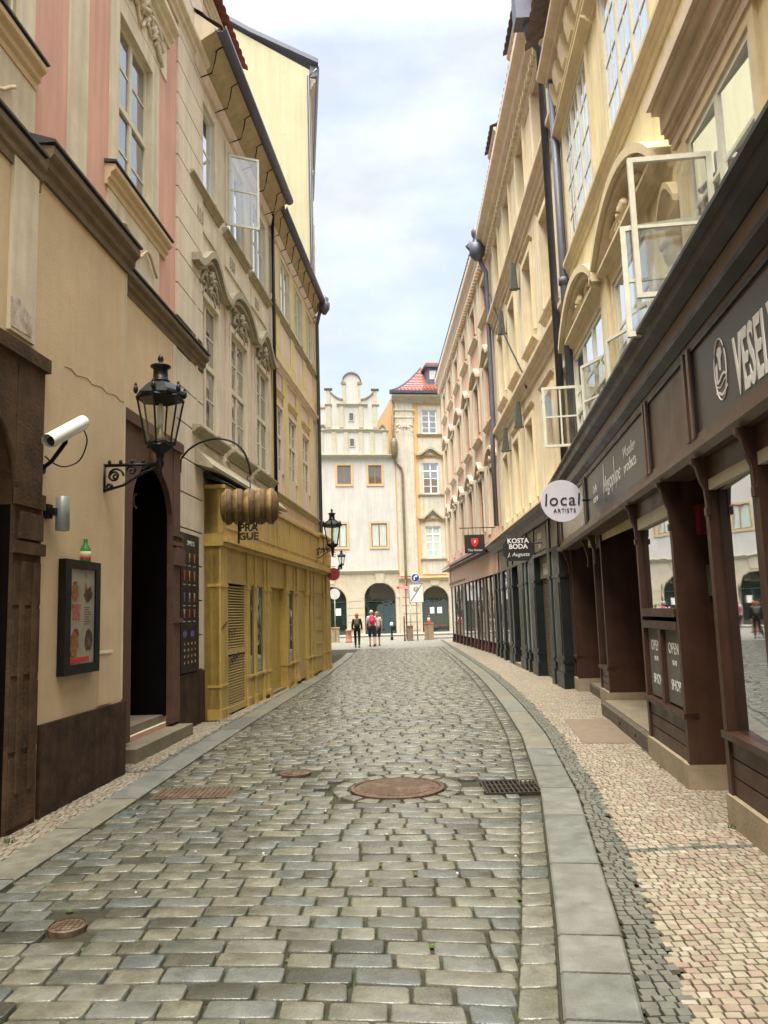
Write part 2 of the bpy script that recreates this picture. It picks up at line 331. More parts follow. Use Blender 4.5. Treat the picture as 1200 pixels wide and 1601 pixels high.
def tileroof(mb,p00,p10,p11,p01,nu,nv,amp=.03,step=.03):
    p00,p10,p11,p01=[Vector(p) for p in (p00,p10,p11,p01)]; n=(p10-p00).cross(p01-p00).normalized()
    if n.z<0: n=-n
    su=6; V=[];Fc=[]; rows=[]
    for j in range(nv):
        for e in (0,1):
            t=(j+e)/nv; row=[]
            for i in range(nu*su+1):
                a=i/(nu*su); p=p00.lerp(p10,a).lerp(p01.lerp(p11,a),t); k=amp*abs(math.sin(math.pi*i/su))+(step if e==0 else 0); row.append(len(V)); V.append(p+n*k)
            rows.append(row)
    for a,b in zip(rows,rows[1:]):
        for i in range(len(a)-1): Fc.append((a[i],a[i+1],b[i+1],b[i]))
    mb.add(V,Fc)
def archpoly(mb,fr,u0,u1,zs,zt,top,d0,d1,seg=14):
    """fills the corners between an arched opening (spring zs, crown zt) and its square head `top`"""
    c=(u0+u1)/2; a=(u1-u0)/2; b=zt-zs
    pts=[(c+a*math.cos(math.pi*i/seg),zs+b*math.sin(math.pi*i/seg)) for i in range(seg+1)]
    for (x,z),(x2,z2) in zip(pts,pts[1:]): mb.poly(fr,[(x,z),(x,top),(x2,top),(x2,z2)],d0,d1)
# ================================================================== ground, road, kerbs
def pl(pts,y):
    if y<=pts[0][1]: (a,b),(c,d)=pts[0],pts[1]
    else:
        for (a,b),(c,d) in zip(pts,pts[1:]):
            if y<=d: break
    return a+(c-a)*(y-b)/(d-b)
KR=[(.42,2),(.63,3.25),(.82,4.26),(1.29,7.06),(1.66,10.2),(1.88,13.2),(2.06,16.5),(2.2,20),(2.32,26),(2.46,36.5)]
KL=[(-2.5,2),(-2.40,4.95),(-2.31,7.02),(-2.24,9.33),(-2.12,12),(-1.98,14.74),(-1.80,18),(-1.66,20.7),(-1.43,28.5),(-1.40,32.5)]
kr=lambda y:pl(KR,y); kl=lambda y:pl(KL,y)
soil=mat('sett joints',(.028,.026,.014),.95,.4,6,.4,60,stain=(.03,.055,.012),stains=.8)
g=MB().use(mat('asphalt ground',(.16,.15,.13),.9,.2,1)); g.abox(-300,300,-300,300,-.5,-.10); g.build('ground',kind='structure')
g=MB().use(soil); g.abox(-4.5,5,-8,36.5,-.09,-.028); g.build('road_bed',kind='structure')
sett=mat('granite setts',(.2,.2,.18),.25,.28,7,.35,70,spec=.5,island=[(.045,.048,.038),(.115,.118,.092),(.138,.136,.10),(.092,.106,.098),(.085,.087,.066),(.152,.150,.115),(.105,.117,.108)],stain=(.05,.046,.028),stains=.55)
def stonev(V,Fc,c4,h,full=True,cut=.09,inn=.055):
    """c4: corners ccw; rounded sett with bevelled top"""
    k=len(V); c=sum((Vector(p) for p in c4),Vector((0,0)))/4
    ring=[]
    for i in range(4):
        p=Vector(c4[i]); a=Vector(c4[i-1]); b=Vector(c4[(i+1)%4])
        la=(a-p).length; lb=(b-p).length; q=min(la,lb)*cut
        ring.append(p+(a-p)/la*q); ring.append(p+(b-p)/lb*q)
    n=8
    tx,ty=rnd.uniform(-.012,.012),rnd.uniform(-.012,.012)
    for s,dz in ((1,-.045),(1,-.007),(1-inn*.45,-.0015),(1-inn*1.3,0.0)):
        for p in ring:
            q=c+(p-c)*s; V.append((q.x,q.y,h+dz+(q.x-c.x)*tx+(q.y-c.y)*ty))
    V.append((c.x,c.y,h+.0025))
    for r_ in range(3):
        for i in range(n): Fc.append((k+r_*n+i,k+r_*n+(i+1)%n,k+(r_+1)*n+(i+1)%n,k+(r_+1)*n+i))
    for i in range(n): Fc.append((k+3*n+i,k+3*n+(i+1)%n,k+4*n))
MH=[(.045,7.46,.44,.58),(-1.0,8.29,.19,.2),(-1.75,4.39,.115,.12)]
RECT=[(.80,1.32,7.06,7.66),(-2.22,-1.42,7.28,7.78)]
def blocked(x,y,m=.0):
    return any(math.hypot(x-a,y-b)<r+.07 for a,b,_,r in MH) or any(a-m<x<b+m and c-m<y<d+m for a,b,c,d in RECT)
V=[];Fc=[]; y=2.2; row=0
while y<36:
    rh=(.155 if y<14 else .17)+rnd.uniform(-.006,.006); xl=kl(y+rh/2)+.012; xr=kr(y+rh/2)-.19
    x=xl-rnd.uniform(0,.2); skew=(kr(y)-kr(y-1)+kl(y)-kl(y-1))/2
    bow=lambda xx:.06*(1-((xx-(xl+xr)/2)/((xr-xl)/2))**2)+.006*math.sin(xx*3+row*.3)-xx*.06
    while x<xr-.03:
        w=rnd.uniform(.18,.34); x1=min(x+w,xr)
        if xr-x1<.09: x1=xr
        xa=max(x,xl)
        if x1-xa>.05 and not blocked((xa+x1)/2,y+bow((xa+x1)/2)+rh/2):
            g_=.006+rnd.uniform(0,.004); j=lambda:rnd.uniform(-.004,.004)
            c4=[(xa+g_+j(),y+bow(xa)+g_*.8+j()),(x1-g_+j(),y+bow(x1)+g_*.8+j()),(x1-g_+j(),y+bow(x1)+rh-g_*.8+j()),(xa+g_+j(),y+bow(xa)+rh-g_*.8+j())]
            stonev(V,Fc,c4,rnd.uniform(-.005,.004))
        x=x1
    y+=rh; row+=1
# ring of setts round the manhole
for i in range(17):
    a0=2*math.pi*i/17; a1=2*math.pi*(i+1)/17-.05; cx,cy=MH[0][:2]
    stonev(V,Fc,[(cx+r*math.cos(a),cy+r*math.sin(a)) for r,a in ((.465,a0),(.60,a0),(.60,a1),(.465,a1))],rnd.uniform(-.004,.004))
# gutter course along the right kerb
y=2.2
while y<36.3:
    l_=rnd.uniform(.17,.30)
    if not(7.0<y+l_/2<7.7): stonev(V,Fc,[(kr(y)-.175,y+.008),(kr(y)-.012,y+.008),(kr(y+l_)-.012,y+l_-.008),(kr(y+l_)-.175,y+l_-.008)],rnd.uniform(-.006,.0))
    y+=l_
mb=MB().use(sett,True); mb.v=V; mb.f=Fc; mb.mi=[0]*len(Fc); mb.sm=[True]*len(Fc); road=mb.build('road',kind='structure')
# kerb slabs
kst=mat('granite kerb slab',(.22,.22,.19),.45,.22,6,.5,80,island=[(.145,.15,.125),(.19,.175,.13),(.13,.14,.125),(.165,.17,.15),(.155,.16,.14)],stain=(.08,.078,.055),stains=.45)
mb=MB().use(kst)
def slabs(mb,fn,w,sg,y0,y1,l0,l1):
    y=y0
    while y<y1:
        l_=rnd.uniform(l0,l1) if rnd.random()>.2 else .4; l_=min(l_,y1-y+.01); n=max(2,int(l_/.3)); L0=[];L1=[]
        for i in range(n+1):
            yy=y+.010+(l_-.020)*i/n; L0.append((fn(yy)+sg*.004,yy)); L1.append((fn(yy)+sg*w,yy-(0.12*w if sg>0 else 0)))
        k=len(mb.v); ins=.012
        V=[];m_=n+1; h=.012
        for P,s_ in ((L0,1),(L1,-1)):
            for a,b in P: V.append((a,b,-.07)); V.append((a,b,h-.010)); V.append((a+sg*s_*ins,b,h))
        Fs=[]
        for i in range(n):
            a=3*i; b=3*(i+1); o=3*m_
            Fs+=[(a,b,b+1,a+1),(a+1,b+1,b+2,a+2),(o+a,o+b,o+b+1,o+a+1),(o+a+1,o+b+1,o+b+2,o+a+2),(a+2,b+2,o+b+2,o+a+2)]
        for i in (0,n): a=3*i; o=3*m_; Fs.append((a,a+1,a+2,o+a+2,o+a+1,o+a))
        mb.add(V,Fs); y+=l_
slabs(mb,kr,.31,1,2.0,36.5,.9,1.35); slabs(mb,lambda y:kl(y),.30,-1,2.0,32.6,.8,1.3)
mb.build('kerb',kind='structure')
# small mosaic setts on both pavements
def mosaic(V,Fc,xa,xb,y0,y1,sz,h,skip=None,cond=None):
    y=y0
    while y<y1:
        x=xa(y)+rnd.uniform(0,.02); xe=xb(y); rh=sz*rnd.uniform(.85,1.15)
        while x<xe:
            w=sz*rnd.uniform(.75,1.35)
            if cond is None or cond(x,y):
                k=len(V); gp=.004; j=lambda:rnd.uniform(-.003,.003); wob=.012*math.sin(x*5+y*3)
                P=[(x+gp+j(),y+gp+wob+j()),(x+w-gp+j(),y+gp+wob+j()),(x+w-gp+j(),y+rh-gp+wob+j()),(x+gp+j(),y+rh-gp+wob+j())]
                hh=h+rnd.uniform(-.003,.002); c=(x+w/2,y+rh/2+wob)
                for p in P: V.append((p[0],p[1],hh-.02))
                for p in P: V.append((p[0]*.97+c[0]*.03,p[1]*.97+c[1]*.03,hh-.0025))
                for p in P: V.append((p[0]*.90+c[0]*.10,p[1]*.90+c[1]*.10,hh))
                for r_ in (0,4):
                    for i in range(4): Fc.append((k+r_+i,k+r_+(i+1)%4,k+r_+4+(i+1)%4,k+r_+4+i))
                Fc.append((k+8,k+9,k+10,k+11))
            x+=w
        y+=rh
FRT=[(2.10,2),(2.40,5.2),(2.55,6.12)]
def rface(y):
    if y<6.1: return 2.38+(y-5.23)*.12
    if y<7.45: return 3.3
    if y<9.3: return 2.75+(y-7.43)*.12
    if y<12.1: return 3.7
    if y<14.6: return 3.75
    return 3.9 if y<29 else 3.8
drk=lambda x,y:(4.75<y<4.95 and x<9) 
def dband(x,y):
    a=x-kr(y)-.31
    return a<.17 or (5.28<y<5.40) or (9.6<y<12.2 and 2.95+(y-9.6)*.13<x<3.07+(y-9.6)*.13) or (7.9<y<9.4 and x>2.62+(y-7.9)*.14) 
def matpit(x,y): return 9.40<y<11.30 and 2.24+(y-9.42)*.12<x<2.84+(y-9.31)*.135
band_l=[(.075,.08,.065),(.12,.125,.10),(.10,.102,.085),(.15,.15,.12)]
ms_d=mat('dark mosaic setts',(.1,.1,.1),.55,.15,20,.2,90,island=band_l)
ms_l=mat('pale pink mosaic setts',(.4,.3,.25),.6,.15,12,.2,90,island=[(.22,.175,.125),(.27,.245,.18),(.20,.17,.125),(.245,.18,.145),(.31,.28,.22),(.24,.22,.155),(.25,.21,.155)],stain=(.19,.155,.10),stains=.45)
V=[];Fc=[]; mosaic(V,Fc,lambda y:kr(y)+.32,rface,2.3,44,.056,.008,cond=lambda x,y:dband(x,y) and not matpit(x,y) and (y<22 or x-kr(y)<.55))
V2=[];F2=[]; mosaic(V2,F2,lambda y:kr(y)+.32,rface,2.3,30,.056,.008,cond=lambda x,y:not dband(x,y) and not matpit(x,y))
mosaic(V2,F2,lambda y:kr(y)+.5,rface,30,44,.09,.008)
lface=lambda y:-3.45 if y<8.5 else (-3.6 if y<12.4 else (-2.72+(y-12.4)*.085))
def ldk(x,y):
    a=kl(y)-.30-x
    return (8.55<y<12.6 and a<.10) or (8.5<y<8.62) or (12.4<y<12.5) or (12.6<y and a<.09) or (8.6<y<12.4 and a>.62)
mosaic(V,Fc,lambda y:lface(y),lambda y:kl(y)-.31,2.3,32.5,.056,.008,cond=ldk)
mosaic(V2,F2,lambda y:lface(y),lambda y:kl(y)-.31,2.3,32.5,.056,.008,cond=lambda x,y:not ldk(x,y))
def rawmesh(name,V,Fc,m,kind='structure'):
    mb=MB().use(m); mb.v=V; mb.f=Fc; mb.mi=[0]*len(Fc); mb.sm=[False]*len(Fc); return mb.build(name,kind=kind,recalc=False)
rawmesh('pavement_border',V,Fc,ms_d); rawmesh('pavement',V2,F2,ms_l)
# square at the end of the street
def cobmat(name,cols,sc):
    m=bpy.data.materials.new(name); m.use_nodes=True; t=m.node_tree; n=t.nodes; l=t.links; b=n['Principled BSDF']; b.inputs['Roughness'].default_value=.6
    tcn=n.new('ShaderNodeTexCoord'); br=n.new('ShaderNodeTexBrick'); br.inputs['Scale'].default_value=sc; br.inputs['Color1'].default_value=(*cols[0],1); br.inputs['Color2'].default_value=(*cols[1],1); br.inputs['Mortar'].default_value=(.07,.06,.04,1); br.inputs['Mortar Size'].default_value=.012; l.new(tcn.outputs['Object'],br.inputs[0]); l.new(br.outputs[0],b.inputs['Base Color'])
    bp=n.new('ShaderNodeBump'); bp.inputs['Distance'].default_value=.02; bp.invert=True; l.new(br.outputs['Fac'],bp.inputs['Height']); l.new(bp.outputs[0],b.inputs['Normal']); return m
g=MB().use(cobmat('square setts',[(.17,.17,.145),(.22,.215,.18)],2.2)); g.abox(-20,20,36,53.2,-.08,-.004); g.build('square_paving',kind='structure')
g=MB().use(kst); g.abox(-20,20,53.2,53.45,-.07,.10); g.abox(2.3,20,46.5,46.7,-.07,.05); g.build('kerb_far',kind='structure').name='kerb'
g=MB().use(cobmat('far pavement setts',[(.33,.31,.26),(.39,.37,.31)],5)); g.abox(-20,20,53.45,59,-.07,.10); g.build('pavement_far',kind='structure').name='pavement'
# covers and grates
rust=mat('rusty cast iron',(0.104,0.068,0.044),.6,.3,10,.5,90,metal=.3,stain=(.24,.19,.14),stains=.6)
def cover(x,y,r,label,big):
    t=thing('manhole_cover',(x,y,0),label,'manhole cover')
    mb=MB().use(rust); mb.lathe((x,y,0),[(r,-.06),(r,.004),(r*.93,.008),(r*.92,-.004)],40); mb.build('frame_ring',t)
    mb=MB().use(rust); mb.lathe((x,y,0),[(r*.90,-.05),(r*.90,.001),(r*.88,.004)],40)
    nn=9 if big else 3
    for i in range(-nn,nn+1):
        for j in range(-nn,nn+1):
            px,py=i*r*.85/nn,j*r*.85/nn
            if math.hypot(px,py)<r*.8: q=.42*r*.85/nn; mb.abox(x+px-q,x+px+q,y+py-q,y+py+q,.003,.009)
    mb.build('lid',t)
cover(.045,7.46,.43,'large round rusty manhole cover ringed by setts in mid street',True)
cover(-1.0,8.29,.17,'small round rusty cover among the setts left of the large manhole',False)
cover(-1.75,4.39,.10,'tiny round rusty valve cover sunk in the setts at lower left',False)
mb=MB().use(mat('dark iron grate',(0.042,0.036,0.027),.5,.3,9,.2,60,metal=.4)); x0,x1,y0,y1=.82,1.33,7.10,7.62
mb.abox(x0,x1,y0,y0+.02,-.05,.004); mb.abox(x0,x1,y1-.02,y1,-.05,.004); mb.abox(x0,x0+.02,y0+.02,y1-.02,-.05,.004); mb.abox(x1-.02,x1,y0+.02,y1-.02,-.05,.004)
for i in range(1,12): xx=x0+(x1-x0)*i/12; mb.abox(xx-.008,xx+.008,y0+.02,y1-.02,-.03,.002)
for j in (1,2): yy=y0+(y1-y0)*j/3; mb.abox(x0+.02,x1-.02,yy-.01,yy+.01,-.038,.0005)
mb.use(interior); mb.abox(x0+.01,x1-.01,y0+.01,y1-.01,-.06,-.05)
mb.build('drain_grate',label='rectangular iron drain grate beside the right kerb',cat='drain grate')
mb=MB().use(rust); mb.abox(-2.2,-1.44,7.30,7.76,-.05,-.002)
for i in range(16): xx=-2.17+i*.046; mb.abox(xx,xx+.02,7.34,7.72,-.002,.004)
mb.build('access_cover',label='rectangular rusty brown cover beside the left kerb',cat='access cover')
mb=MB().use(mat('brown ribbed doormat',(.17,.135,.10),.9,.15,8,.3,80)); P=[(2.25,9.42),(2.84,9.31),(3.10,11.30),(2.47,11.45)]
mb.add([(x,y,z) for z in (-.03,.012) for x,y in P],[(0,1,2,3),(4,5,6,7),(0,1,5,4),(1,2,6,5),(2,3,7,6),(3,0,4,7)])
for i in range(1,40):
    t_=i/40; a=Vector(P[0]).lerp(Vector(P[3]),t_); b=Vector(P[1]).lerp(Vector(P[2]),t_); mb.tube([(a.x+.02,a.y,.014),(b.x-.02,b.y,.014)],.008,4)
mb.build('doormat',label='brown ribbed mat let into the right pavement before the shop steps',cat='doormat')
grs=mat('weed green',(.06,.11,.02),.8,.3,20)
mb=MB().use(grs)
for (x,y,n_,s_) in [(2.42,6.35-.55,26,.05),(-2.83,6.0,30,.06),(.25,3.6,0,0)]:
    for i in range(n_):
        a=rnd.uniform(0,6.28); r_=rnd.uniform(0,s_); px,py=x+r_*math.cos(a),y+r_*math.sin(a); dx,dy=rnd.uniform(-.03,.03),rnd.uniform(-.03,.03)
        mb.add([(px-.006,py,0),(px+.006,py,0),(px+dx,py+dy,rnd.uniform(.02,.05))],[(0,1,2)])
mb.build('weeds',label='sparse green weeds sprouting between pavement stones',cat='weeds',kind='stuff')
mb=MB().use(mat('joint moss',(.07,.10,.025),.95,.4,30,.3,100))
for i in range(420):
    y=2.4+14*rnd.random()**1.5; x=rnd.uniform(kl(y)+.05,kr(y)-.2)
    if blocked(x,y): continue
    s=rnd.uniform(.01,.028); mb.ball((x,y,-.016),s*1.8,s*.8,.012,6,4)
mb.build('moss',label='moss growing in the joints between the road setts',cat='moss',kind='stuff')
mb=MB().use(whitep)
for i in range(26):
    y=2.6+9*rnd.random()**1.6; x=rnd.uniform(kl(y)+.1,kr(y)-.2)
    if not blocked(x,y): r_=rnd.uniform(.005,.009); mb.lathe((x,y,-.004),[(r_,0),(r_*.9,.0085)],7)
mb.build('gum_spots',label='tiny pale gum spots trodden onto the road setts',cat='gum spots',kind='stuff')
# ================================================================== PINK HOUSE (left, nearest)
FP=Fr((-3.39,5),(-2.95,12.39)); FB=Fr((-3.04,5),(-2.83,8.5))
ph=thing('town_house',(-3.6,8,0),'pink and cream stucco house with stone portal, nearest on the left','building')
mb=MB(); wn=(3.97,5.12,6.98,9.25); 
wall(mb,FP,-16,7.48,0,13.6,[(4.35,5.95,.22,3.95,.75),(3.97,5.12,6.98,9.25,.18),(.2,1.75,7.05,9.9,.18),(-4.1,-2.5,7.05,9.9,.18)],-9,pink,cream)
mb.build('wall',ph)
mb=MB().use(cream)
for a,b in ((2.66,3.12),(-1.6,-1.1)): mb.box(FP,a,b,0,.015,5.6,13.6)
surround(mb,FP,3.97,5.12,6.98,9.25,.26,.02); surround(mb,FP,.2,1.68,7.05,9.9,.26,.02)
mb.box(FP,3.68,5.42,0,.02,6.0,6.75); mb.box(FP,-.3,1.98,0,.02,5.9,6.72); mb.box(FP,3.5,5.7,.0,.018,9.53,10.3)
mb.sweep(FP,corn(10.1,10.4,.2),3.5,5.75); mb.use(brickc); mb.sweep(FP,corn(10.9,11.2,.16),-16,7.49)
mb.use(cream,True); scrolls(mb,FP,4.6,9.9,1.5,.55,.09,.035); scrolls(mb,FP,4.2,9.8,.8,.4,.07,.03); scrolls(mb,FP,5.05,9.8,.8,.4,.07,.03)
mb.build('stucco_trim',ph)
for (a,b) in ((3.62,5.66),(-.45,1.98)):
    mb=MB().use(tan); mb.sweep(FP,corn(6.72,6.98,.13),a,b); mb.use(leadm); mb.sweep(FP,[(0,6.982),(.15,6.982),(.15,7.005),(0,7.03)],a-.02,b+.02); mb.use(tan,True)
    mb.tube([FP.p(a+.3+.1*i,.06,6.35+.12*math.sin(i*.8)) for i in range(int((b-a-.6)/.1))],.02,5)
    mb.build('window_sill',ph)
for o in ((3.97,5.12,6.98,9.25),(.2,1.75,7.05,9.9),(-4.1,-2.5,7.05,9.9)): window(ph,FP,*o,.14,cols=2,rows=4,tr=.5,sub=1,gm=glM,fm=paint)
# banded corner
mb=MB().use(brickc); z=.82
while z<13.4:
    h=.53 if z<5.5 else .515
    if not(5.55<z+h/2<6.0): mb.box(FP,6.17,7.475,0,.035,z+.012,min(z+h-.012,13.6))
    z+=h
mb.use(mat('dark band joint',(.10,.06,.04),.9)); mb.box(FP,6.19,7.46,0,.012,.82,13.5)  # dark brown backing that fills the grooves between the bands
mb.build('banded_corner',ph)
mb=MB().use(cream); mb.box(FP,6.0,6.16,0,.03,4.0,5.6); mb.build('pilaster_strip',ph)
mb=MB().use(tan); mb.box(FP,4.0,6.165,.0,.02,3.98,5.75); mb.build('door_wall',ph)
mb=MB().use(brown); mb.box(FP,6.2,7.5,0,.05,0,.80); mb.build('plinth',ph)
# lower cornice above the door
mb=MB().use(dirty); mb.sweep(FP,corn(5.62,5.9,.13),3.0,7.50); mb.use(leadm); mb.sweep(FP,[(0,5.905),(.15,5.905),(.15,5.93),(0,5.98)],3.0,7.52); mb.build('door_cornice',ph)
# stone doorcase with arch
mb=MB().use(mat('reddish doorcase stone',(0.105,0.0525,0.0315),.8,.3,5,.4,35,stain=(.07,.04,.03),stains=.6))
mb.box(FP,5.86,6.16,0,.09,.2,3.98); mb.box(FP,4.0,4.36,0,.09,.2,3.98); archpoly(mb,FP,4.36,5.86,2.9,3.62,3.98,.0,.08); mb.box(FP,3.95,6.2,.0,.13,3.98,4.12); mb.box(FP,4.95,5.2,.08,.14,3.6,3.98)
for z in (2.75,2.62): mb.box(FP,5.84,6.2,.09,.13,z,z+.06)
mb.box(FP,5.86,6.22,.09,.14,2.35,2.6); mb.box(FP,5.86,6.2,.09,.12,1.55,1.62)
mb.build('doorcase',ph)
mb=MB().use(black); mb.box(FP,4.4,5.1,-.62,-.55,.3,2.75); mb.box(FP,5.14,5.84,-.62,-.55,.3,2.75); mb.use(interior); mb.box(FP,4.36,5.94,-.74,-.64,.22,3.9); mb.box(FP,5.90,5.945,-.64,-.03,.30,3.9); mb.box(FP,4.355,4.40,-.64,-.03,.30,3.9)
mb.use(black); mb.box(FP,4.38,5.86,-.6,-.5,2.75,2.9)
for u in (4.45,5.2): 
    mb.box(FP,u,u+.6,-.55,-.53,.45,1.2); mb.box(FP,u,u+.6,-.55,-.53,1.35,2.6)
dr=mb.build('door',ph)
mb=MB().use(gold,True); mb.ball(FP.p(5.2,-.5,1.35),.03,.03,.03); mb.build('handle',dr)
sg=text(ph,'door_lettering','LO',FP.p(5.80,-.45,3.26),FP.t,.32,mat('gilded letters',(.75,.50,.15),.4,.1,6,metal=.2))
mb=MB().use(stone); mb.box(FP,4.05,6.15,-.6,.28,0,.16); mb.box(FP,4.36,5.86,-.7,-.05,.16,.32); mb.build('door_step',ph)
# protruding ground-floor block
mb=MB(); wall(mb,FB,-13,3.42,0,5.66,[(-.75,1.15,0,3.75,.6)],-.45,tan,interior)
mb.use(cream); mb.box(FB,1.0,1.40,0,.03,3.95,5.5); mb.box(FB,3.41,3.44,-.4,.005,.78,5.5)
mb.build('front_block',ph)
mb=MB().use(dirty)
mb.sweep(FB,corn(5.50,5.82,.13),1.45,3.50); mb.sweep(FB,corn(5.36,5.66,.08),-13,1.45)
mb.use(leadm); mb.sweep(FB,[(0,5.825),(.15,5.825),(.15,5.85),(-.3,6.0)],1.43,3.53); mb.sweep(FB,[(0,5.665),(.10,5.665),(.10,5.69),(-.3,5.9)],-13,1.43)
mb.build('block_cornice',ph)
mb=MB().use(brown); mb.box(FB,1.66,3.47,0,.035,0,.76); mb.use(mat('dark base stone',(.05,.035,.025),.85,.3,4,.4)); mb.box(FB,3.42,3.465,-.45,.03,0,.75); mb.build('block_plinth',ph)
mb=MB().use(mat('hairline crack',(.3,.21,.12),.9)); 
for i in range(12): t0=i/12; mb.tube([FB.p(2.0+1.4*t0,.001,3.955+.02*math.sin(i*2.1)+.05*t0),FB.p(2.0+1.4*(t0+1/12),.001,3.955+.02*math.sin((i+1)*2.1)+.05*(t0+1/12))],.004,4)
mb.build('crack',ph)
# stone portal
mb=MB().use(brstone)
mb.box(FB,1.15,1.58,0,.035,0,3.76); mb.box(FB,-1.2,-.75,0,.035,0,3.76); archpoly(mb,FB,-.75,1.15,2.55,3.45,3.76,-.1,.03); mb.box(FB,-1.3,1.62,0,.07,3.76,3.88)
mb.box(FB,1.12,1.60,.035,.06,2.55,2.68); mb.box(FB,1.2,1.54,.035,.075,2.28,2.5); mb.box(FB,1.1,1.60,.035,.07,2.16,2.26)
for z in (.05,.62,1.2,1.75): mb.box(FB,1.16,1.57,.03,.045,z,z+.52 if z<1.7 else 2.1)
mb.box(FB,1.24,1.30,.04,.06,.3,2.1); mb.box(FB,1.43,1.49,.04,.06,.3,2.1)
n=14; pts=[(.2+.97*math.cos(math.pi*i/n),2.55+.92*math.sin(math.pi*i/n)) for i in range(n+1)]
mb.use(brstone,True); mb.tube([FB.p(a,.03,b) for a,b in pts],.03,6)
mb.build('portal',ph)
mb=MB().use(mat('portal wall brown',(0.035,0.0225,0.0125),.8,.4,4,.3)); mb.box(FB,-.75,1.12,-.5,-.42,0,3.6)
for u in (-.7,.22): mb.box(FB,u,u+.85,-.42,-.39,.2,2.4)
mb.build('gate',ph)
mb=MB().use(mat('exposed old fresco',(.50,.44,.36),.9,.3,14,.3,60,stain=(.28,.10,.06),stains=.8)); mb.poly(FB,[(1.02,3.98),(1.33,3.99),(1.34,4.16),(1.22,4.2),(1.12,4.25),(1.0,4.22)],.03,.036); mb.build('fresco_patch',ph)
mb=MB().use(tan); mb.box(FB,2.82,3.12,0,.012,.78,1.28); mb.use(cream); mb.box(FB,2.82,3.14,0,.02,1.28,1.30); mb.build('wall_hatch',ph)
# ------------- things on the pink house
def lantern(x,y,z0,s,label,group,name='wall_lantern'):
    """hexagonal street lantern, z0 = bottom of the spike, s = scale (1 = 1.26 m tall)"""
    t=thing(name,(x,y,z0),label,'street lamp',group); c=Vector((x,y,z0))
    m=MB().use(iron,True); m.lathe(c,[(.005,0),(.03*s,.05*s),(.02*s,.08*s),(.055*s,.16*s),(.04*s,.20*s),(.05*s,.27*s),(.15*s,.33*s),(.16*s,.36*s)],12)
    m.use(iron); m.lathe(c,[(.165*s,.355*s),(.175*s,.36*s),(.175*s,.39*s),(.14*s,.392*s)],6); m.build('base',t)
    m=MB().use(iron)
    def hexp(r,h): return [c+Vector((r*s*math.cos(math.pi*(k+.5)/3),r*s*math.sin(math.pi*(k+.5)/3),h*s)) for k in range(6)]
    a=hexp(.16,.38); b=hexp(.262,.90)
    for k in range(6): m.tube([a[k],b[k]],.012*s,5); m.tube([b[k],b[(k+1)%6]],.016*s,5); m.tube([a[k],a[(k+1)%6]],.012*s,5)
    m.build('lantern_frame',t)
    g_=MB().use(LG); a=hexp(.155,.39); b=hexp(.255,.895)
    for k in range(6): g_.quad(a[k],a[(k+1)%6],b[(k+1)%6],b[k])
    g_.build('glazing',t)
    m=MB().use(iron); m.lathe(c,[(.275*s,.90*s),(.285*s,.93*s),(.27*s,.97*s),(.17*s,1.06*s),(.11*s,1.09*s),(.095*s,1.10*s)],6)
    m.use(iron,True); m.lathe(c,[(.10*s,1.09*s),(.105*s,1.11*s),(.085*s,1.12*s),(.08*s,1.25*s),(.115*s,1.27*s),(.115*s,1.285*s),(.04*s,1.31*s),(.02*s,1.33*s),(.035*s,1.36*s),(.03*s,1.39*s),(.006*s,1.43*s)],14)
    for k in range(6):
        an=math.pi*(k+.5)/3; p=c+Vector((.275*s*math.cos(an),.275*s*math.sin(an),.93*s)); m.ball(p+Vector((0,0,.05*s)),.028*s,.028*s,.05*s,6,5); m.ball(p+Vector((0,0,.1*s)),.016*s,.016*s,.035*s,6,4)
    m.build('roof',t)
    m=MB().use(mat('lamp burner brass',(.35,.30,.2),.4,.2,9,metal=.5),True); m.lathe(c,[(.05*s,.39*s),(.06*s,.45*s),(.035*s,.5*s),(.03*s,.56*s),(.012*s,.58*s)],10)
    m.use(mat('frosted tube',(.75,.75,.68),.3),True); m.lathe(c,[(.028*s,.57*s),(.034*s,.62*s),(.034*s,.8*s),(.012*s,.85*s)],10); m.build('bulb',t)
    return t
def mkLG():
    m=bpy.data.materials.new('lantern glass'); m.use_nodes=True; t=m.node_tree; n=t.nodes; l=t.links; n.clear(); o=n.new('ShaderNodeOutputMaterial'); a=n.new('ShaderNodeBsdfTransparent'); a.inputs[0].default_value=(.93,.95,.93,1); b=n.new('ShaderNodeBsdfGlossy'); b.inputs['Roughness'].default_value=.05; mx_=n.new('ShaderNodeMixShader'); mx_.inputs[0].default_value=.12; l.new(a.outputs[0],mx_.inputs[1]); l.new(b.outputs[0],mx_.inputs[2]); l.new(mx_.outputs[0],o.inputs[0]); return m
LG=mkLG()
CG=mkLG(); CG.node_tree.nodes['Mix Shader'].inputs[0].default_value=.38
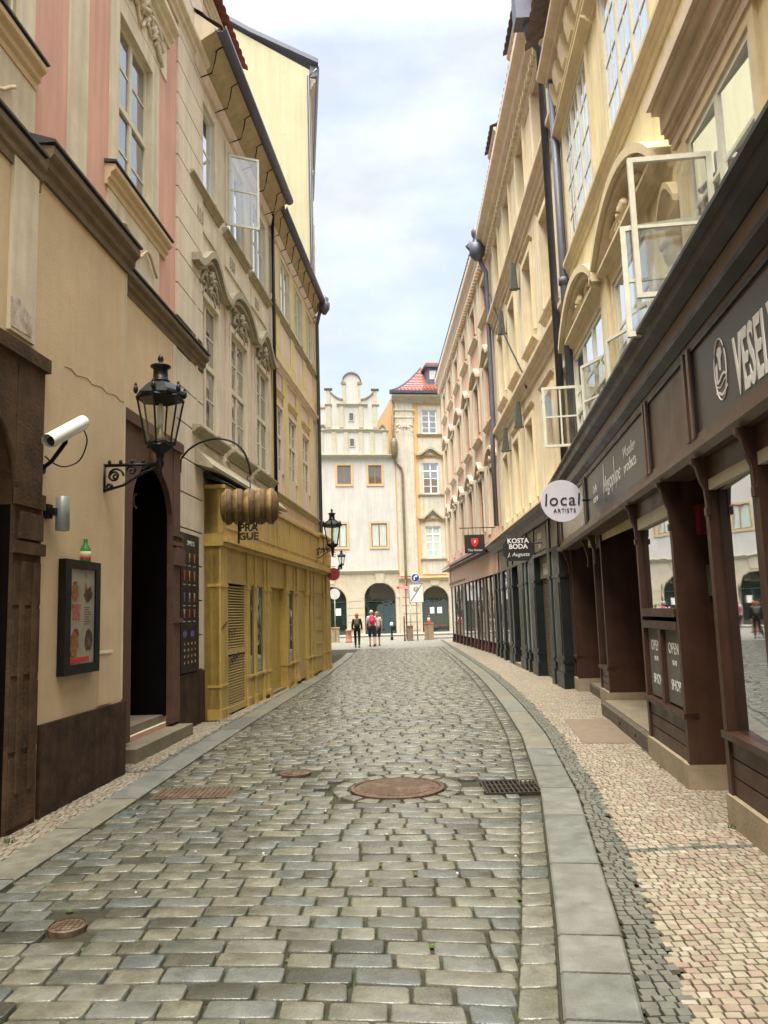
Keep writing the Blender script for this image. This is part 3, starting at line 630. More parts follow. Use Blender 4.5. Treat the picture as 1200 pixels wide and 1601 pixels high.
def bracket(t,a,b,h,r=.014):
    """ornate cast bracket from wall point a to tip b with scrolls below the bar; h = plate height"""
    a=Vector(a); b=Vector(b); dr_=(b-a); ln=dr_.length; e=dr_.normalized(); m=MB().use(iron,True)
    m.tube([a,b],r*1.3,6); m.tube([a+Vector((0,0,.02)),a-Vector((0,0,h))],r*1.6,6); m.tube([a-Vector((0,0,h*.95)),a+e*ln*.35-Vector((0,0,h*.75)),a+e*ln*.7-Vector((0,0,h*.3)),b-Vector((0,0,.02))],r,6)
    def spiral(cu,cz,rad,turn,sg):
        m.tube([a+e*(cu+sg*rad*(1-i/22)*math.cos(i*turn))+Vector((0,0,cz+rad*(1-i/22)*math.sin(i*turn))) for i in range(20)],r*.9,5)
    spiral(ln*.2,-h*.4,h*.32,.42,1); spiral(ln*.2,-h*.4,h*.18,.42,-1); spiral(ln*.5,-h*.22,h*.2,.42,-1); spiral(ln*.72,-h*.12,h*.11,.42,1); spiral(ln*.1,-h*.8,h*.12,.45,1)
    for k in range(4): m.ball(a+e*(ln*(.1+.2*k))+Vector((0,0,.03)),.02,.02,.03,6,4)
    m.build('bracket',t)
t=lantern(-2.29,7.9,3.05,.92,'large black hexagonal lantern on scrolled bracket beside the white camera','wall lanterns along the left side')
bracket(t,(-2.87,7.9,3.19),(-2.29,7.9,3.19),.28)
# security camera
t=thing('security_camera',(-2.93,7.0,3.25),'white tube security camera with looped cable on the tan wall','security camera')
a=FB.p(1.24,.28,3.07); b=FB.p(1.66,.34,3.31)
mb=MB().use(camw,True); mb.tube([a,b],.052,14); mb.use(mat('camera lens',(.02,.02,.02),.15)); mb.tube([a-(b-a)*.01,a+(b-a)*.02],.042,14); mb.build('housing',t)
mb=MB().use(camw,True); ax=(b-a).normalized(); mb.tube([a-ax*.06+Vector((0,0,.02)),b+ax*.01+Vector((0,0,.02))],.058,14,cap=False); mb.build('sun_shield',t)
mb=MB().use(black,True); mb.tube([FB.p(1.62,0,2.92),FB.p(1.60,.1,2.98),FB.p(1.5,.27,3.12),FB.p(1.52,.3,3.2)],.018,8); mb.tube([FB.p(1.62,0,2.92),FB.p(1.62,.02,2.92)],.045,10); mb.build('mount',t)
mb=MB().use(black,True); mb.tube(smooth([b+Vector((0,0,-.03)),FB.p(1.84,.3,3.2),FB.p(1.92,.2,3.05),FB.p(1.85,.1,2.98),FB.p(1.74,.05,2.99),FB.p(1.62,.03,3.03)]),.007,6); mb.build('cable',t)
# up/down cylinder wall light
t=thing('wall_light',tuple(FB.p(1.8,.1,2.4)),'grey cylinder wall light between the camera and the poster case','wall light')
mb=MB().use(greyp,True); mb.lathe(FB.p(1.80,.11,2.40),[(.055,0),(.06,.004),(.06,.296),(.055,.3)],20); mb.build('shade',t)
mb=MB().use(black); mb.box(FB,1.66,1.74,0,.05,2.50,2.62); mb.box(FB,1.70,1.78,.03,.09,2.53,2.59); mb.build('mount',t)
# poster case and bottle
t=thing('poster_case',tuple(FB.p(2.42,0,1.13)),'black framed poster case with dessert photos under the green bottle','display case')
mb=MB().use(black); mb.box(FB,1.97,2.70,0,.05,1.13,2.17); mb.box(FB,1.97,2.08,.05,.072,1.13,2.17); mb.box(FB,2.60,2.70,.05,.072,1.13,2.17); mb.box(FB,2.08,2.60,.05,.072,1.13,1.22); mb.box(FB,2.08,2.60,.05,.072,2.09,2.17); mb.build('case',t)
mb=MB().use(mat('poster paper',(.30,.285,.21),.35,.3,4,stain=(.04,.035,.03),stains=.7,spec=.3)); mb.box(FB,2.08,2.60,.05,.054,1.22,2.09)
food=[mat('berry red',(.16,.02,.02),.5,.7,40,stain=(.02,.01,.01),stains=.9),mat('waffle orange',(.26,.11,.03),.5,.7,40,stain=(.05,.01,.01),stains=.95),mat('chocolate',(.05,.025,.02),.5,.7,40,stain=(.3,.2,.1),stains=.7)]
r2=random.Random(3)
for (u,z,ru,rz,mm) in [(2.19,1.88,.08,.09,1),(2.19,1.93,.05,.05,0),(2.46,1.85,.09,.06,2),(2.41,1.91,.03,.06,1),(2.5,1.9,.03,.04,0),(2.18,1.40,.10,.13,1),(2.22,1.5,.06,.05,0),(2.16,1.33,.05,.05,0),(2.48,1.43,.09,.10,2),(2.46,1.47,.04,.04,0)]:
    mb.use(food[mm]); mb.poly(FB,[(u+ru*r2.uniform(.75,1.1)*math.cos(k*.524),z+rz*r2.uniform(.75,1.1)*math.sin(k*.524)) for k in range(12)],.054,.056+.0007*mm+.0003*r2.random())
mb.use(redp); mb.poly(FB,[(2.08,1.235),(2.5,1.25),(2.48,1.285),(2.08,1.275)],.054,.0585); mb.use(mat('small print',(.1,.1,.08),.6))
for i in range(8): mb.box(FB,2.38,2.38+rnd.uniform(.08,.16),.054,.0555,1.58+.022*i,1.586+.022*i)
ps=mb.build('poster',t)
for i,s_ in enumerate(['SWEET','ROLL','& ICE']): text(ps,'poster_lettering',s_,FB.p(2.22,.0565,1.74-.05*i),FB.t,.065,redp,.0005)
mb=MB().use(mat('green bottle glass',(.02,.16,.035),.15,.2,5,spec=.8,coat=.5),True)
c=FB.p(2.43,.035,2.17); mb.lathe(c,[(.048,0),(.05,.01),(.05,.10),(.045,.125),(.022,.165),(.018,.20),(.02,.215),(.018,.22)],16); 
mb.use(mat('bottle label cream',(.6,.55,.35),.6),True); mb.lathe(c,[(.0505,.045),(.0515,.046),(.0515,.095),(.0505,.096)],16); mb.use(redp,True); mb.lathe(c,[(.0507,.025),(.0517,.026),(.0517,.042),(.0507,.043)],16)
mb.build('bottle',label='green glass bottle with red label standing on the poster case',cat='bottle')
# menu board
t=thing('menu_board',tuple(FP.p(6.83,0.04,.82)),'tall black menu board with rows of coloured ice cream pictures','menu board')
mb=MB().use(black); mb.box(FP,6.42,7.28,.06,.10,.83,2.86)
for z in (1.35,1.95,2.5): mb.box(FP,6.34,7.36,.036,.058,z,z+.03)
mb.build('board',t)
mb=MB(); cols=[mat('ice lilac',(.14,.08,.26),.5),mat('ice orange',(.38,.15,.05),.5,.4,40),mat('ice cream white',(.36,.30,.22),.5,.3,40),mat('ice yellow',(.33,.24,.06),.5,.4,40),mat('ice red',(.38,.04,.03),.5,.3,40)]
pic=None
for r_,(z,h,cs) in enumerate([(2.42,.17,(0,3,1)),(2.14,.19,(4,3,1)),(1.83,.17,(0,2,2)),(1.6,.16,(2,4,1))]):
    for k in range(3):
        mb=MB(); u=6.56+.24*k; mb.use(cols[cs[k]]); mb.poly(FP,[(u-.03,z+h*.9),(u+.045,z+h*.9),(u+.025,z+.02),(u-.005,z+.02)],.10,.103)
        if cs[k] in(2,3): mb.use(cols[4]); mb.box(FP,u-.012,u+.03,.103,.1045,z+h*.2,z+h*.45)
        mb.use(mat('menu small print',(.35,.38,.33),.6)); mb.box(FP,u-.05,u+.06,.10,.102,z-.045,z-.030); mb.build('menu_picture',t)
for k in range(2): mb=MB(); mb.use(cols[0]); mb.poly(FP,[(6.6+.35*k+.09*math.cos(a),1.38+.05*math.sin(a)) for a in [j*.628 for j in range(10)]],.10,.102); mb.build('menu_picture',t)
for r_ in range(4):
    for k in range(4): mb=MB(); mb.use(cols[(1,2,2,3)[(k+r_)%4]]); u=6.56+.17*k; z=1.22-.09*r_; mb.box(FP,u,u+.045,.10,.102,z,z+.038); mb.build('menu_picture',t)
pic=t
text(pic,'menu_heading','SWEETS',FP.p(6.87,.101,2.72),FP.t,.10,whitep,.001)
t.location=t.location-FP.t*.14-FP.n*.035
# trdelnik hanging sign on its curved bracket
t=thing('bracket_sign',(-3.0,11.3,3.4),'curved black bracket with a ribbed brown chimney cake sign hanging on it','hanging sign')
mb=MB().use(iron,True); pts=[(-3.03,11.3,3.73),(-2.98,11.3,3.74),(-2.97,11.3,3.93),(-2.86,11.3,4.07),(-2.68,11.3,4.18),(-2.43,11.3,4.23),(-2.2,11.3,4.17),(-2.05,11.3,4.03),(-1.97,11.3,3.83),(-1.95,11.3,3.68)]
mb.tube(pts[:2]+smooth(pts[2:]),.016,8); mb.tube([(-3.03,11.3,3.36),(-3.03,11.3,3.8)],.03,6); mb.tube([(-1.95,11.3,3.7)]+[(-1.95+.045*math.cos(a),11.3,3.62+.045*math.sin(a)) for a in [1.2+.5*i for i in range(9)]],.008,5); mb.build('bracket',t)
mb=MB().use(mat('baked pastry',(.24,.155,.055),.7,.5,9,.6,60,stain=(.06,.03,.02),stains=.85),True)
c=Vector((-1.96,11.3,3.2)); axr=Vector((1,.10,0)); pl1=MATS['baked pastry']; pl2=mat('plum brown crust',(.13,.075,.032),.7,.5,14,.6,60,stain=(.03,.015,.012),stains=.9)
for k in range(5):
    x0=-.40+.16*k; P=[]
    for i in range(9): q=i/8; P.append((.222+.045*math.sin(math.pi*q)**.6-(.03 if k in(0,4) and ((k==0 and q<.3) or (k==4 and q>.7)) else 0),x0+.16*q))
    mb.use(pl1,True); mb.lathe(c,P[:5],28,axis=axr); mb.use(pl2,True); mb.lathe(c,P[4:],28,axis=axr)
mb.use(pl2,True); mb.lathe(c,[(.08,-.42),(.15,-.41),(.2,-.395),(.2,.395),(.15,.41),(.08,.42)],24,axis=axr)
ck=mb.build('cake_roll',t)
mb=MB().use(iron,True); mb.tube([(-1.95,11.3,3.46),(-1.95,11.3,3.6)],.008,6)
mb.tube([(-2.12,11.28,2.99),(-2.12,11.28,2.66)],.015,6); mb.tube([(-1.86,11.28,2.99),(-1.86,11.28,2.9)],.012,6); mb.build('hanger',t)
lt=text(t,'sign_lettering','PRA\nGUE',(-1.975,11.27,2.82),(1,0,0),.15,mat('verdigris lettering',(.05,.045,.03),.5,.3,9,metal=.3),.012,bold=.004)
# small hook on shop roof
# ================================================================== CREAM HOUSE + ROSE HOUSE (left, behind the ochre shop)
F2_=Fr((-2.95,12.4),(-2.0,24)); FS=Fr((-2.69,12.6),(-1.73,23.74))
def winset(mb_trim,par,fr,ops,dep,**k):
    for o in ops: window(par,fr,*o[:4],dep-.04,**k)
ch=thing('town_house',(-3.2,15,0),'cream stucco house with wavy window hoods above the ochre shopfront','building')
topw=[(-.35,.78,8.98,10.5),(1.6,2.75,8.98,10.5),(3.5,4.65,8.98,10.5)]; midw=[(-.22,.95,4.75,6.95),(1.74,2.90,4.75,6.95),(3.66,4.80,4.75,6.95)]
mb=MB(); wall(mb,F2_,-.45,5.2,0,11.15,[(*o,.12) for o in topw+midw],-9,stL,paint); mb.build('wall',ch)
for i,o in enumerate(topw): window(ch,F2_,*o,.10,cols=2,rows=2,tr=0,sub=1,gm=glS,fm=wpaint)
for o in midw: window(ch,F2_,*o,.10,cols=2,rows=4,tr=.5,sub=1,gm=glM,fm=paint)
for o in topw: surr(ch,F2_,o,.13,.03,stL)
for o in midw: 
    surr(ch,F2_,o,.11,.04,stL)
    for a,b in ((o[0]-.3,o[0]-.12),(o[1]+.12,o[1]+.3)): mb=MB().use(stP); mb.box(F2_,a,b,0,.025,4.4,7.3); mb.build('pilaster_strip',ch)
for o in topw:
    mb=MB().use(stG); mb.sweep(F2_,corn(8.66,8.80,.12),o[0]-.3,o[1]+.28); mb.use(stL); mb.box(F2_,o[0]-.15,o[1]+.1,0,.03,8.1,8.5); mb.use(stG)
    for k in range(3): mb.box(F2_,o[0]+.1+.12*k,o[0]+.16+.12*k,.03,.05,8.2,8.4)
    mb.build('window_sill',ch)
for i,o in enumerate(midw):
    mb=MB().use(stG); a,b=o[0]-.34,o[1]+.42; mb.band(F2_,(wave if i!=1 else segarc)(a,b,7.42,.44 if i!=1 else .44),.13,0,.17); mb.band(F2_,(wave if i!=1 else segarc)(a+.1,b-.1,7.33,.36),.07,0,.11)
    mb.use(stG,True); scrolls(mb,F2_,(o[0]+o[1])/2,7.36,1.0,.45,.10,.035); scrolls(mb,F2_,(o[0]+o[1])/2,7.15,.7,.3,.07,.025)
    mb.build('window_hood',ch)
mb=MB().use(stG)
for o in midw: mb.sweep(F2_,corn(4.45,4.62,.18),o[0]-.3,o[1]+.28); mb.use(stL); mb.box(F2_,o[0]-.1,o[1]+.1,0,.03,4.12,4.4); mb.use(stG)
mb.sweep(F2_,[(0,4.02),(.33,3.92),(.34,3.97),(.05,4.28),(0,4.28)],-.4,5.2); mb.build('ledge',ch)
def eave(par,u0,u1,z,d,um,fr=F2_,nbr=6,br=True):
    r_g=.10
    mb=MB().use(soff); mb.poly_=0
    mb.add([fr.p(u0,0,z-.35),fr.p(u1,0,z-.35),fr.p(u1,d-.03,z-.02),fr.p(u0,d-.03,z-.02),fr.p(u0,0,z-.42),fr.p(u1,0,z-.42)],[(0,1,2,3),(4,5,1,0)])
    mb.use(stP); mb.sweep(fr,[(0,z-.62),(.06,z-.6),(.10,z-.40),(0,z-.36)],u0,u1); mb.build('soffit',par)
    mb=MB().use(slate,True); R_=.10
    pr=[(d+R_*math.cos(a)-.02,z+R_*math.sin(a)) for a in [math.pi+math.pi*i/8 for i in range(9)]]+[(d+.9*R_*math.cos(a)-.02,z+.9*R_*math.sin(a)) for a in [2*math.pi-math.pi*i/8 for i in range(9)]]
    mb.sweep(fr,pr,u0,u1); mb.build('gutter',par)
    if br:
        for i in range(nbr):
            mb=MB().use(iron,True); u=u0+(u1-u0)*(i+.4)/nbr; mb.tube([fr.p(u,-.02,z-.30),fr.p(u,d,z-.03)],.012,5); mb.tube([fr.p(u,-.02,z-.62),fr.p(u,d*.45,z-.55),fr.p(u,d*.55,z-.36),fr.p(u,d*.62,z-.14)],.012,5); mb.build('gutter_bracket',par)
    mb=MB().use(tile2); nu=max(4,int((u1-u0)/.22)); tileroof(mb,fr.p(u0,d-.04,z+.02),fr.p(u1,d-.04,z+.02),fr.p(u1,-4.2,z+3.9),fr.p(u0,-4.2,z+3.9),nu,16,.03,.03); mb.use(um)
    for u in (u0+.02,u1-.02): mb.add([fr.p(u,d-.05,z-.02),fr.p(u,-4.2,z+3.86),fr.p(u,-4.2,z-.3),fr.p(u,0,z-.3)],[(0,1,2,3)])
    mb.build('roof',par)
eave(ch,-.45,5.2,11.42,.52,stL,nbr=6)
# pink dormer wall with red tiles on the near end of the roof
mb=MB().use(stP); mb.box(F2_,-.3,2.6,-2.2,-.12,11.55,13.0); mb.use(cream); mb.sweep(F2_,[(x-.12,z) for x,z in corn(12.8,13.02,.12)],-.35,2.66); mb.use(salm)
for k in range(3): mb.box(F2_,-.1+.9*k,.45+.9*k,-.12,-.10,12.0,12.65)
mb.use(tile); tileroof(mb,F2_.p(-.4,.12,13.04),F2_.p(2.8,.12,13.04),F2_.p(2.8,-2.8,14.9),F2_.p(-.4,-2.8,14.9),14,9)
mb.build('dormer',ch)
def casement(par,fr,u,z0,z1,w,ang,m=wpaint,gm=None,cols=1,rows=2,sgn=1,din=.0):
    """open sash hinged at u swinging out; ang measured from the wall line"""
    e=(fr.t*sgn*math.cos(ang)+fr.n*math.sin(ang)); A=fr.p(u,din,0); f2=Fr((A.x,A.y),(A.x+e.x,A.y+e.y)); f=.045; mb=MB().use(m)
    mb.box(f2,0,f,-.02,.02,z0,z1); mb.box(f2,w-f,w,-.02,.02,z0,z1); mb.box(f2,f,w-f,-.02,.02,z0,z0+f); mb.box(f2,f,w-f,-.02,.02,z1-f,z1)
    for i in range(1,rows): z=z0+(z1-z0)*i/rows; mb.box(f2,f,w-f,-.014,.014,z-.014,z+.014)
    for i in range(1,cols): x=w*i/cols; mb.box(f2,x-.014,x+.014,-.012,.012,z0+f,z1-f)
    o=mb.build('open_casement',par); 
    g_=MB().use(CG if gm in (None,LG) else gm); g_.quad(f2.p(f,0,z0+f),f2.p(w-f,0,z0+f),f2.p(w-f,0,z1-f),f2.p(f,0,z1-f)); g_.build('pane',o); return o
casement(ch,F2_,1.62,9.0,10.45,.60,R(62),gm=LG,rows=2,din=.03)
rh=thing('town_house',(-2.6,21,0),'rose and yellow banded house with a dark downpipe before the tall gable','building')
tw=[(5.3,5.62,9.2,10.5),(6.25,7.35,9.2,10.55),(8.05,9.1,9.2,10.55),(9.8,10.75,9.2,10.55)]; lw=[(5.42,6.25,5.0,6.58),(7.0,7.95,5.0,6.62),(8.85,9.85,5.0,6.62)]
mb=MB(); wall(mb,F2_,5.2,11.3,0,11.0,[(*o,.1) for o in tw+lw],-9,stP,paint); mb.build('wall',rh)
for o in tw: window(rh,F2_,*o,.08,cols=2 if o[1]-o[0]>.6 else 1,rows=2,tr=0,sub=1,gm=glS,fm=paint)
for o in lw: window(rh,F2_,*o,.08,cols=2,rows=4,tr=.55,sub=1,gm=glM,fm=paint)
mb=MB().use(stY)
for a,b in ((5.2,5.42),(6.35,6.9),(8.05,8.75),(9.95,10.6)): mb.box(F2_,a,b,0,.03,4.4,7.45)
mb.box(F2_,5.2,11.3,0,.02,7.7,8.05)
for a,b in ((5.75,6.15),(7.45,7.95),(9.2,9.7),(10.85,11.3)): mb.box(F2_,a,b,0,.025,8.05,10.9)
for o in lw:
    mb.use(stP); surround(mb,F2_,*o,.1,.035); mb.use(stY); mb.sweep(F2_,corn(6.85,6.98,.08),o[0]-.12,o[1]+.12)
mb.use(stL)
for o in tw: surround(mb,F2_,*o,.09,.035)
mb.build('stucco_trim',rh)
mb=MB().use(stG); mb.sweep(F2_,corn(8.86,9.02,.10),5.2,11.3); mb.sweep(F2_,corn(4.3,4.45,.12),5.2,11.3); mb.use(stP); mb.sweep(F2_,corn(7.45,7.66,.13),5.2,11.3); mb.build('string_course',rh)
eave(rh,5.2,11.3,11.30,.36,stP,nbr=8)
mb=MB().use(slate,True); mb.tube([F2_.p(11.0,.36,11.3),F2_.p(11.1,.2,10.9),F2_.p(11.15,.12,10.6),F2_.p(11.15,.12,3.2)],.055,8); mb.lathe(F2_.p(11.05,.38,10.9),[(.06,0),(.16,.15),(.18,.35),(.12,.4),(.15,.5),(.05,.6)],10)
mb.build('downpipe',rh); mb=MB().use(iron,True); mb.tube([F2_.p(5.17,.09,11.1),F2_.p(5.17,.09,8.0),F2_.p(5.17,.09,3.7)],.04,8); mb.build('downpipe',rh)
# ------------------------------------------------ ochre shopfront
sh=thing('shopfront',(-2.4,17,0),'ochre yellow timber shopfront with louvred shutter along the left pavement','shopfront')
LS=11.18
mb=MB().use(ocre); mb.box(FS,0,LS,-.26,-.14,0,3.6)
mb.box(FS,0,.10,-.4,.0,0,2.75); mb.box(FS,0,LS,-.3,-.02,2.95,3.72)
mb.build('back_panel',sh)
mb=MB().use(ocre); mb.box(FS,0,3.95,-.3,.06,2.97,3.70); mb.box(FS,3.95,9.2,-.3,.02,2.97,3.74); mb.box(FS,9.2,LS,-.3,.06,2.97,3.82)
for a,b in ((.15,1.9),(2.0,3.8)): mb.box(FS,a,b,.06,.075,3.06,3.62)
for a in (4.1,5.4,6.7,8.0): mb.box(FS,a,a+1.1,.02,.035,3.08,3.66)
for a in (9.3,10.3): mb.box(FS,a,a+.85,.06,.075,3.06,3.74)
mb.build('fascia',sh)
mb=MB().use(ocre)
for z0,z1,d in ((2.76,2.82,.08),(2.82,2.90,.14),(2.90,2.96,.10)): mb.box(FS,-.03,LS+.05,-.28,d,z0,z1)
mb.box(FS,-.05,4.0,-.3,.12,3.70,3.76); mb.box(FS,4.0,9.2,-.3,.07,3.74,3.80); mb.box(FS,9.2,LS+.06,-.3,.12,3.82,3.88)
mb.box(FS,0,LS,-.1,-.03,2.2,2.76)
mb.build('cornice',sh)
mb=MB().use(leadm); mb.sweep(FS,[(-.3,3.9),(.16,3.765),(.16,3.785),(-.3,4.0)],-.06,4.02); mb.build('shop_roof',sh)
# pilasters and bays
for (a,b,d) in [(.0,.36,.03),(1.74,1.92,.0),(2.3,2.44,.0),(2.98,3.18,.0),(3.24,3.44,.03),(5.0,5.22,.03),(5.95,6.12,.0),(6.2,6.38,.02),(7.45,7.66,.03),(8.15,8.38,.0),(8.62,8.8,.0),(10.1,10.3,.0),(10.55,11.18,.03)]:
    mb=MB().use(ocre); mb.box(FS,a,b,-.2,d,.06,2.76); mb.box(FS,a-.015,b+.015,-.19,d+.02,.0,.16); mb.box(FS,a-.01,b+.01,-.19,d+.015,2.1,2.15); mb.box(FS,a-.01,b+.01,-.19,d+.015,.5,.54); mb.build('pilaster',sh)
def bay(a,b,zb=.5,zt=2.18,gm=glD):
    mb=MB().use(ocre); mb.box(FS,a,b,-.15,-.04,0,zb); mb.box(FS,a+.06,b-.06,-.04,-.025,.1,zb-.08); mb.box(FS,a,b,-.13,.0,zb,zb+.04); mb.box(FS,a,b,-.15,-.02,zt,2.76); o=mb.build('shop_window',sh)
    g_=MB().use(gm); g_.box(FS,a+.01,b-.01,-.06,-.035,zb+.04,zt); g_.build('pane',o)
bay(.36,.52,.3); bay(1.92,2.3); bay(2.44,2.98); bay(5.22,5.95); bay(6.12,6.2); bay(7.66,8.15,.5); bay(8.38,8.62)
# louvred shutter
mb=MB().use(interior); a,b=.52,1.74; mb.box(FS,a,b,-.14,-.10,0,2.2); mb.use(ocre); mb.box(FS,a,b,-.14,-.02,2.26,2.76); mb.use(ocred); mb.box(FS,a,a+.07,-.1,-.03,.05,2.22); mb.box(FS,b-.07,b,-.1,-.03,.05,2.22); mb.box(FS,a,b,-.1,-.02,2.18,2.26); mb.box(FS,a+.07,b-.07,-.1,-.03,.98,1.08); mb.box(FS,a,b,-.1,-.03,.02,.12)
z=.14
while z<2.16:
    if not .93<z<1.07: mb.add([FS.p(a+.07,-.085,z+.030),FS.p(b-.07,-.085,z+.030),FS.p(b-.07,-.045,z),FS.p(a+.07,-.045,z),FS.p(a+.07,-.085,z+.022),FS.p(b-.07,-.085,z+.022),FS.p(b-.07,-.045,z-.008),FS.p(a+.07,-.045,z-.008)],[(0,1,2,3),(4,5,6,7),(3,2,6,7)])
    z+=.046
mb.build('louvred_shutter',sh)
mb=MB().use(ocre); mb.box(FS,3.44,5.0,-.62,-.5,0,2.7); mb.box(FS,3.44,3.5,-.6,-.2,0,2.76); mb.box(FS,4.94,5.0,-.6,-.15,0,2.76); mb.box(FS,3.6,4.2,-.5,-.47,.1,2.2); mb.box(FS,4.25,4.85,-.5,-.47,.1,2.2); mb.use(glD); mb.box(FS,3.66,4.14,-.47,-.465,.9,2.1); mb.box(FS,4.31,4.8,-.47,-.465,.9,2.1); mb.use(stone); mb.box(FS,3.4,5.05,-.6,-.02,0,.05)
mb.build('recessed_door',sh)
mb=MB().use(ocred); mb.box(FS,8.8,10.1,-.12,-.05,.05,2.35); mb.box(FS,6.38,7.45,-.12,-.05,.05,2.76)
for k in range(1,6): mb.box(FS,8.86+.0*k,10.04,-.05,-.035,.1+.36*k,.12+.36*k)
mb.build('door_panel',sh)
mb=MB().use(mat('graffiti black',(.03,.03,.03),.6),True)
for k in range(5): mb.tube([FS.p(.06+.06*k+.035*math.cos(a),.035,1.43+.02*k+.03*math.sin(a)) for a in [j*.7 for j in range(8)]],.004,4)
mb.build('graffiti',sh); mb=MB().use(MATS['graffiti black'],True)
for k in range(4): mb.tube([FS.p(.75+.14*k+.06*math.cos(a),-.03,.85+.03*k+.07*math.sin(a*1.5)) for a in [j*.7 for j in range(8)]],.006,4)
for k in range(3): mb.tube([FS.p(.7+.16*k+.05*math.cos(a),-.03,1.35+.07*math.sin(a)) for a in [j*.8 for j in range(7)]],.005,4)
mb.build('graffiti',sh)
mb=MB().use(mat('rusted letters',(.22,.13,.06),.6,.4,9,metal=.3)); mb.box(FS,9.75,9.8,.06,.10,3.05,3.8); mb.build('letter_mount',sh)
text(sh,'sign_lettering','PRA\nGUE',FS.p(10.25,.16,3.42),(1,.1,0),.22,MATS['rusted letters'],.01)
# dark plinth feet
mb=MB().use(brown)
for u in (3.0,6.1,8.3,10.7): mb.box(FS,u,u+.35,-.1,.045,0,.07)
mb.build('plinth',sh)
# ================================================================== TALL YELLOW GABLE HOUSE
gh=thing('town_house',(-5,24.2,0),'tall pale yellow house whose blank gable rises above the rose house','building')
GF=Fr((0,24.15),(1,24.15)); GH=Fr((-2.05,24.15),(-3.0,32.5))
mb=MB().use(gabY); mb.poly(GF,[(-10,0),(-2.05,0),(-2.05,19.8),(-4.02,21.05),(-10,24.9)],-.4,0)
mb.add([GH.p(0.3,0,0),GH.p(8.4,0,0),GH.p(8.4,0,19.8),GH.p(.3,0,19.8),Vector((-10,32.5,0)),Vector((-10,32.5,19.8))],[(0,1,2,3),(1,4,5,2)]); mb.build('wall',gh)
mb=MB().use(slate)
def rp_(y,dx): return [Vector((-1.74+dx,y,19.98)),Vector((-4.02+dx*.7,y,21.2)),Vector((-10,y,25.05)),Vector((-10,y,25.2)),Vector((-4.02+dx*.7,y,21.36)),Vector((-1.74+dx,y,20.13))]
A_=rp_(24.05,0); B_=rp_(32.6,-.95); mb.add(A_+B_,[tuple(range(6)),tuple(range(11,5,-1))]+[(i,(i+1)%6,6+(i+1)%6,6+i) for i in range(6)]); mb.build('roof',gh)
mb=MB().use(slate); mb.sweep(GH,[(.02,19.55),(.24,19.6),(.33,19.85),(.33,19.97),(.02,19.97)],.02,8.4); mb.use(olive); mb.sweep(GH,corn(19.1,19.5,.2),.0,8.3); mb.build('eave_box',gh)
mb=MB().use(slate,True); mb.tube([(-1.80,24.06,19.75),(-2.08,24.06,19.5),(-2.10,24.06,3.0)],.05,8); mb.build('downpipe',gh)
mb=MB().use(olive)
for z in (4.4,8,12,16): mb.sweep(GH,corn(z,z+.25,.08),.05,8.3)
mb.use(mat('faded render patch',(.40,.42,.29),.9,.1,2)); mb.box(GF,-3.0,-2.88,0,.003,17.5,20.3); mb.build('string_course',gh)
for z in (5.2,9,13):
    for u in (1.2,4.2,6.6):
        window(gh,GH,u,u+1.1,z,z+1.9,-.03,cols=2,rows=3,gm=glM,tr=.6,sub=1)
# small red round sign, lanterns on far left
def fl(x,y,z,s,label): 
    t=lantern(x,y,z,s,label,'wall lanterns along the left side'); return t
t=fl(-1.45,21.5,3.16,.95,'black green hexagonal lantern on the far corner of the ochre shopfront'); bracket(t,(-1.97,21.5,3.40),(-1.45,21.5,3.40),.3)
t=fl(-1.86,33,3.45,.62,'small distant lantern beyond the ochre shopfront corner'); bracket(t,(-2.0,33,3.6),(-1.86,33,3.6),.3)
def pole(par,x,y,z0,z1,r=.03,m=greyp): mb=MB().use(m,True); mb.tube([(x,y,z0),(x,y,z1)],r,8); return mb.build('pole',par)
def disc(par,name,x,y,z,r,m,th=.02,rim=None):
    mb=MB()
    if rim: mb.use(rim); mb.lathe((x,y+.001,z),[(r,0),(r,th)],28,axis=Vector((0,1,0))); mb.use(m); mb.lathe((x,y-.004,z),[(r*.88,0),(r*.88,.004)],28,axis=Vector((0,1,0)))
    else: mb.use(m); mb.lathe((x,y,z),[(r,0),(r,th)],28,axis=Vector((0,1,0)))
    return mb.build(name,par)
t=thing('hanging_sign',(-1.62,23.2,2.8),'dark red round sign at the far end of the ochre shopfront','sign'); disc(t,'sign_face',-1.56,23.2,2.78,.19,mat('dark red sign',(.25,.03,.03),.5)); mb=MB().use(iron,True); mb.tube([(-1.85,23.2,3.0),(-1.5,23.2,3.0)],.012,6); mb.build('arm',t)
t=thing('road_sign',(-2.98,45,0),'grey round road sign seen from behind on a pole at the left corner','road sign'); pole(t,-2.98,45,0,3.0); disc(t,'sign_face',-2.98,44.95,2.75,.31,mat('sign back grey',(.45,.47,.47),.5))
# ================================================================== WHITE GABLED HOUSE (end of the street)
FE=Fr((-6,56.1),(6,57.9))
wh=thing('town_house',(-1.5,57,0),'white house with stepped baroque gable and arched shop openings, closing the street','building')
arches=[(-9.55,-7.25,0,3.55),(-6.05,-3.75,0,3.6),(-2.55,-.25,0,3.6),(.95,3.15,0,3.55),(4.45,6.75,0,3.78)]
w1=[(2.68,3.68,11.05,12.45),(4.98,5.96,11.05,12.45),(.3,1.3,11.05,12.45),(-2.6,-1.6,11.05,12.45),(-5.4,-4.4,11.05,12.45)]
w2=[(2.2,3.28,6.42,8.12),(5.08,6.24,6.40,8.12),(-.9,.2,6.4,8.1),(-3.9,-2.8,6.4,8.1),(-7,-5.9,6.4,8.1)]
mb=MB(); wall(mb,FE,-14,7.0,0,4.6,[(*o,.35) for o in arches],-9,limest,limest)
for a in arches: archpoly(mb,FE,a[0],a[1],a[3]-1.1,a[3],a[3]+.0,-.3,.0)
mb.build('arcade_wall',wh)
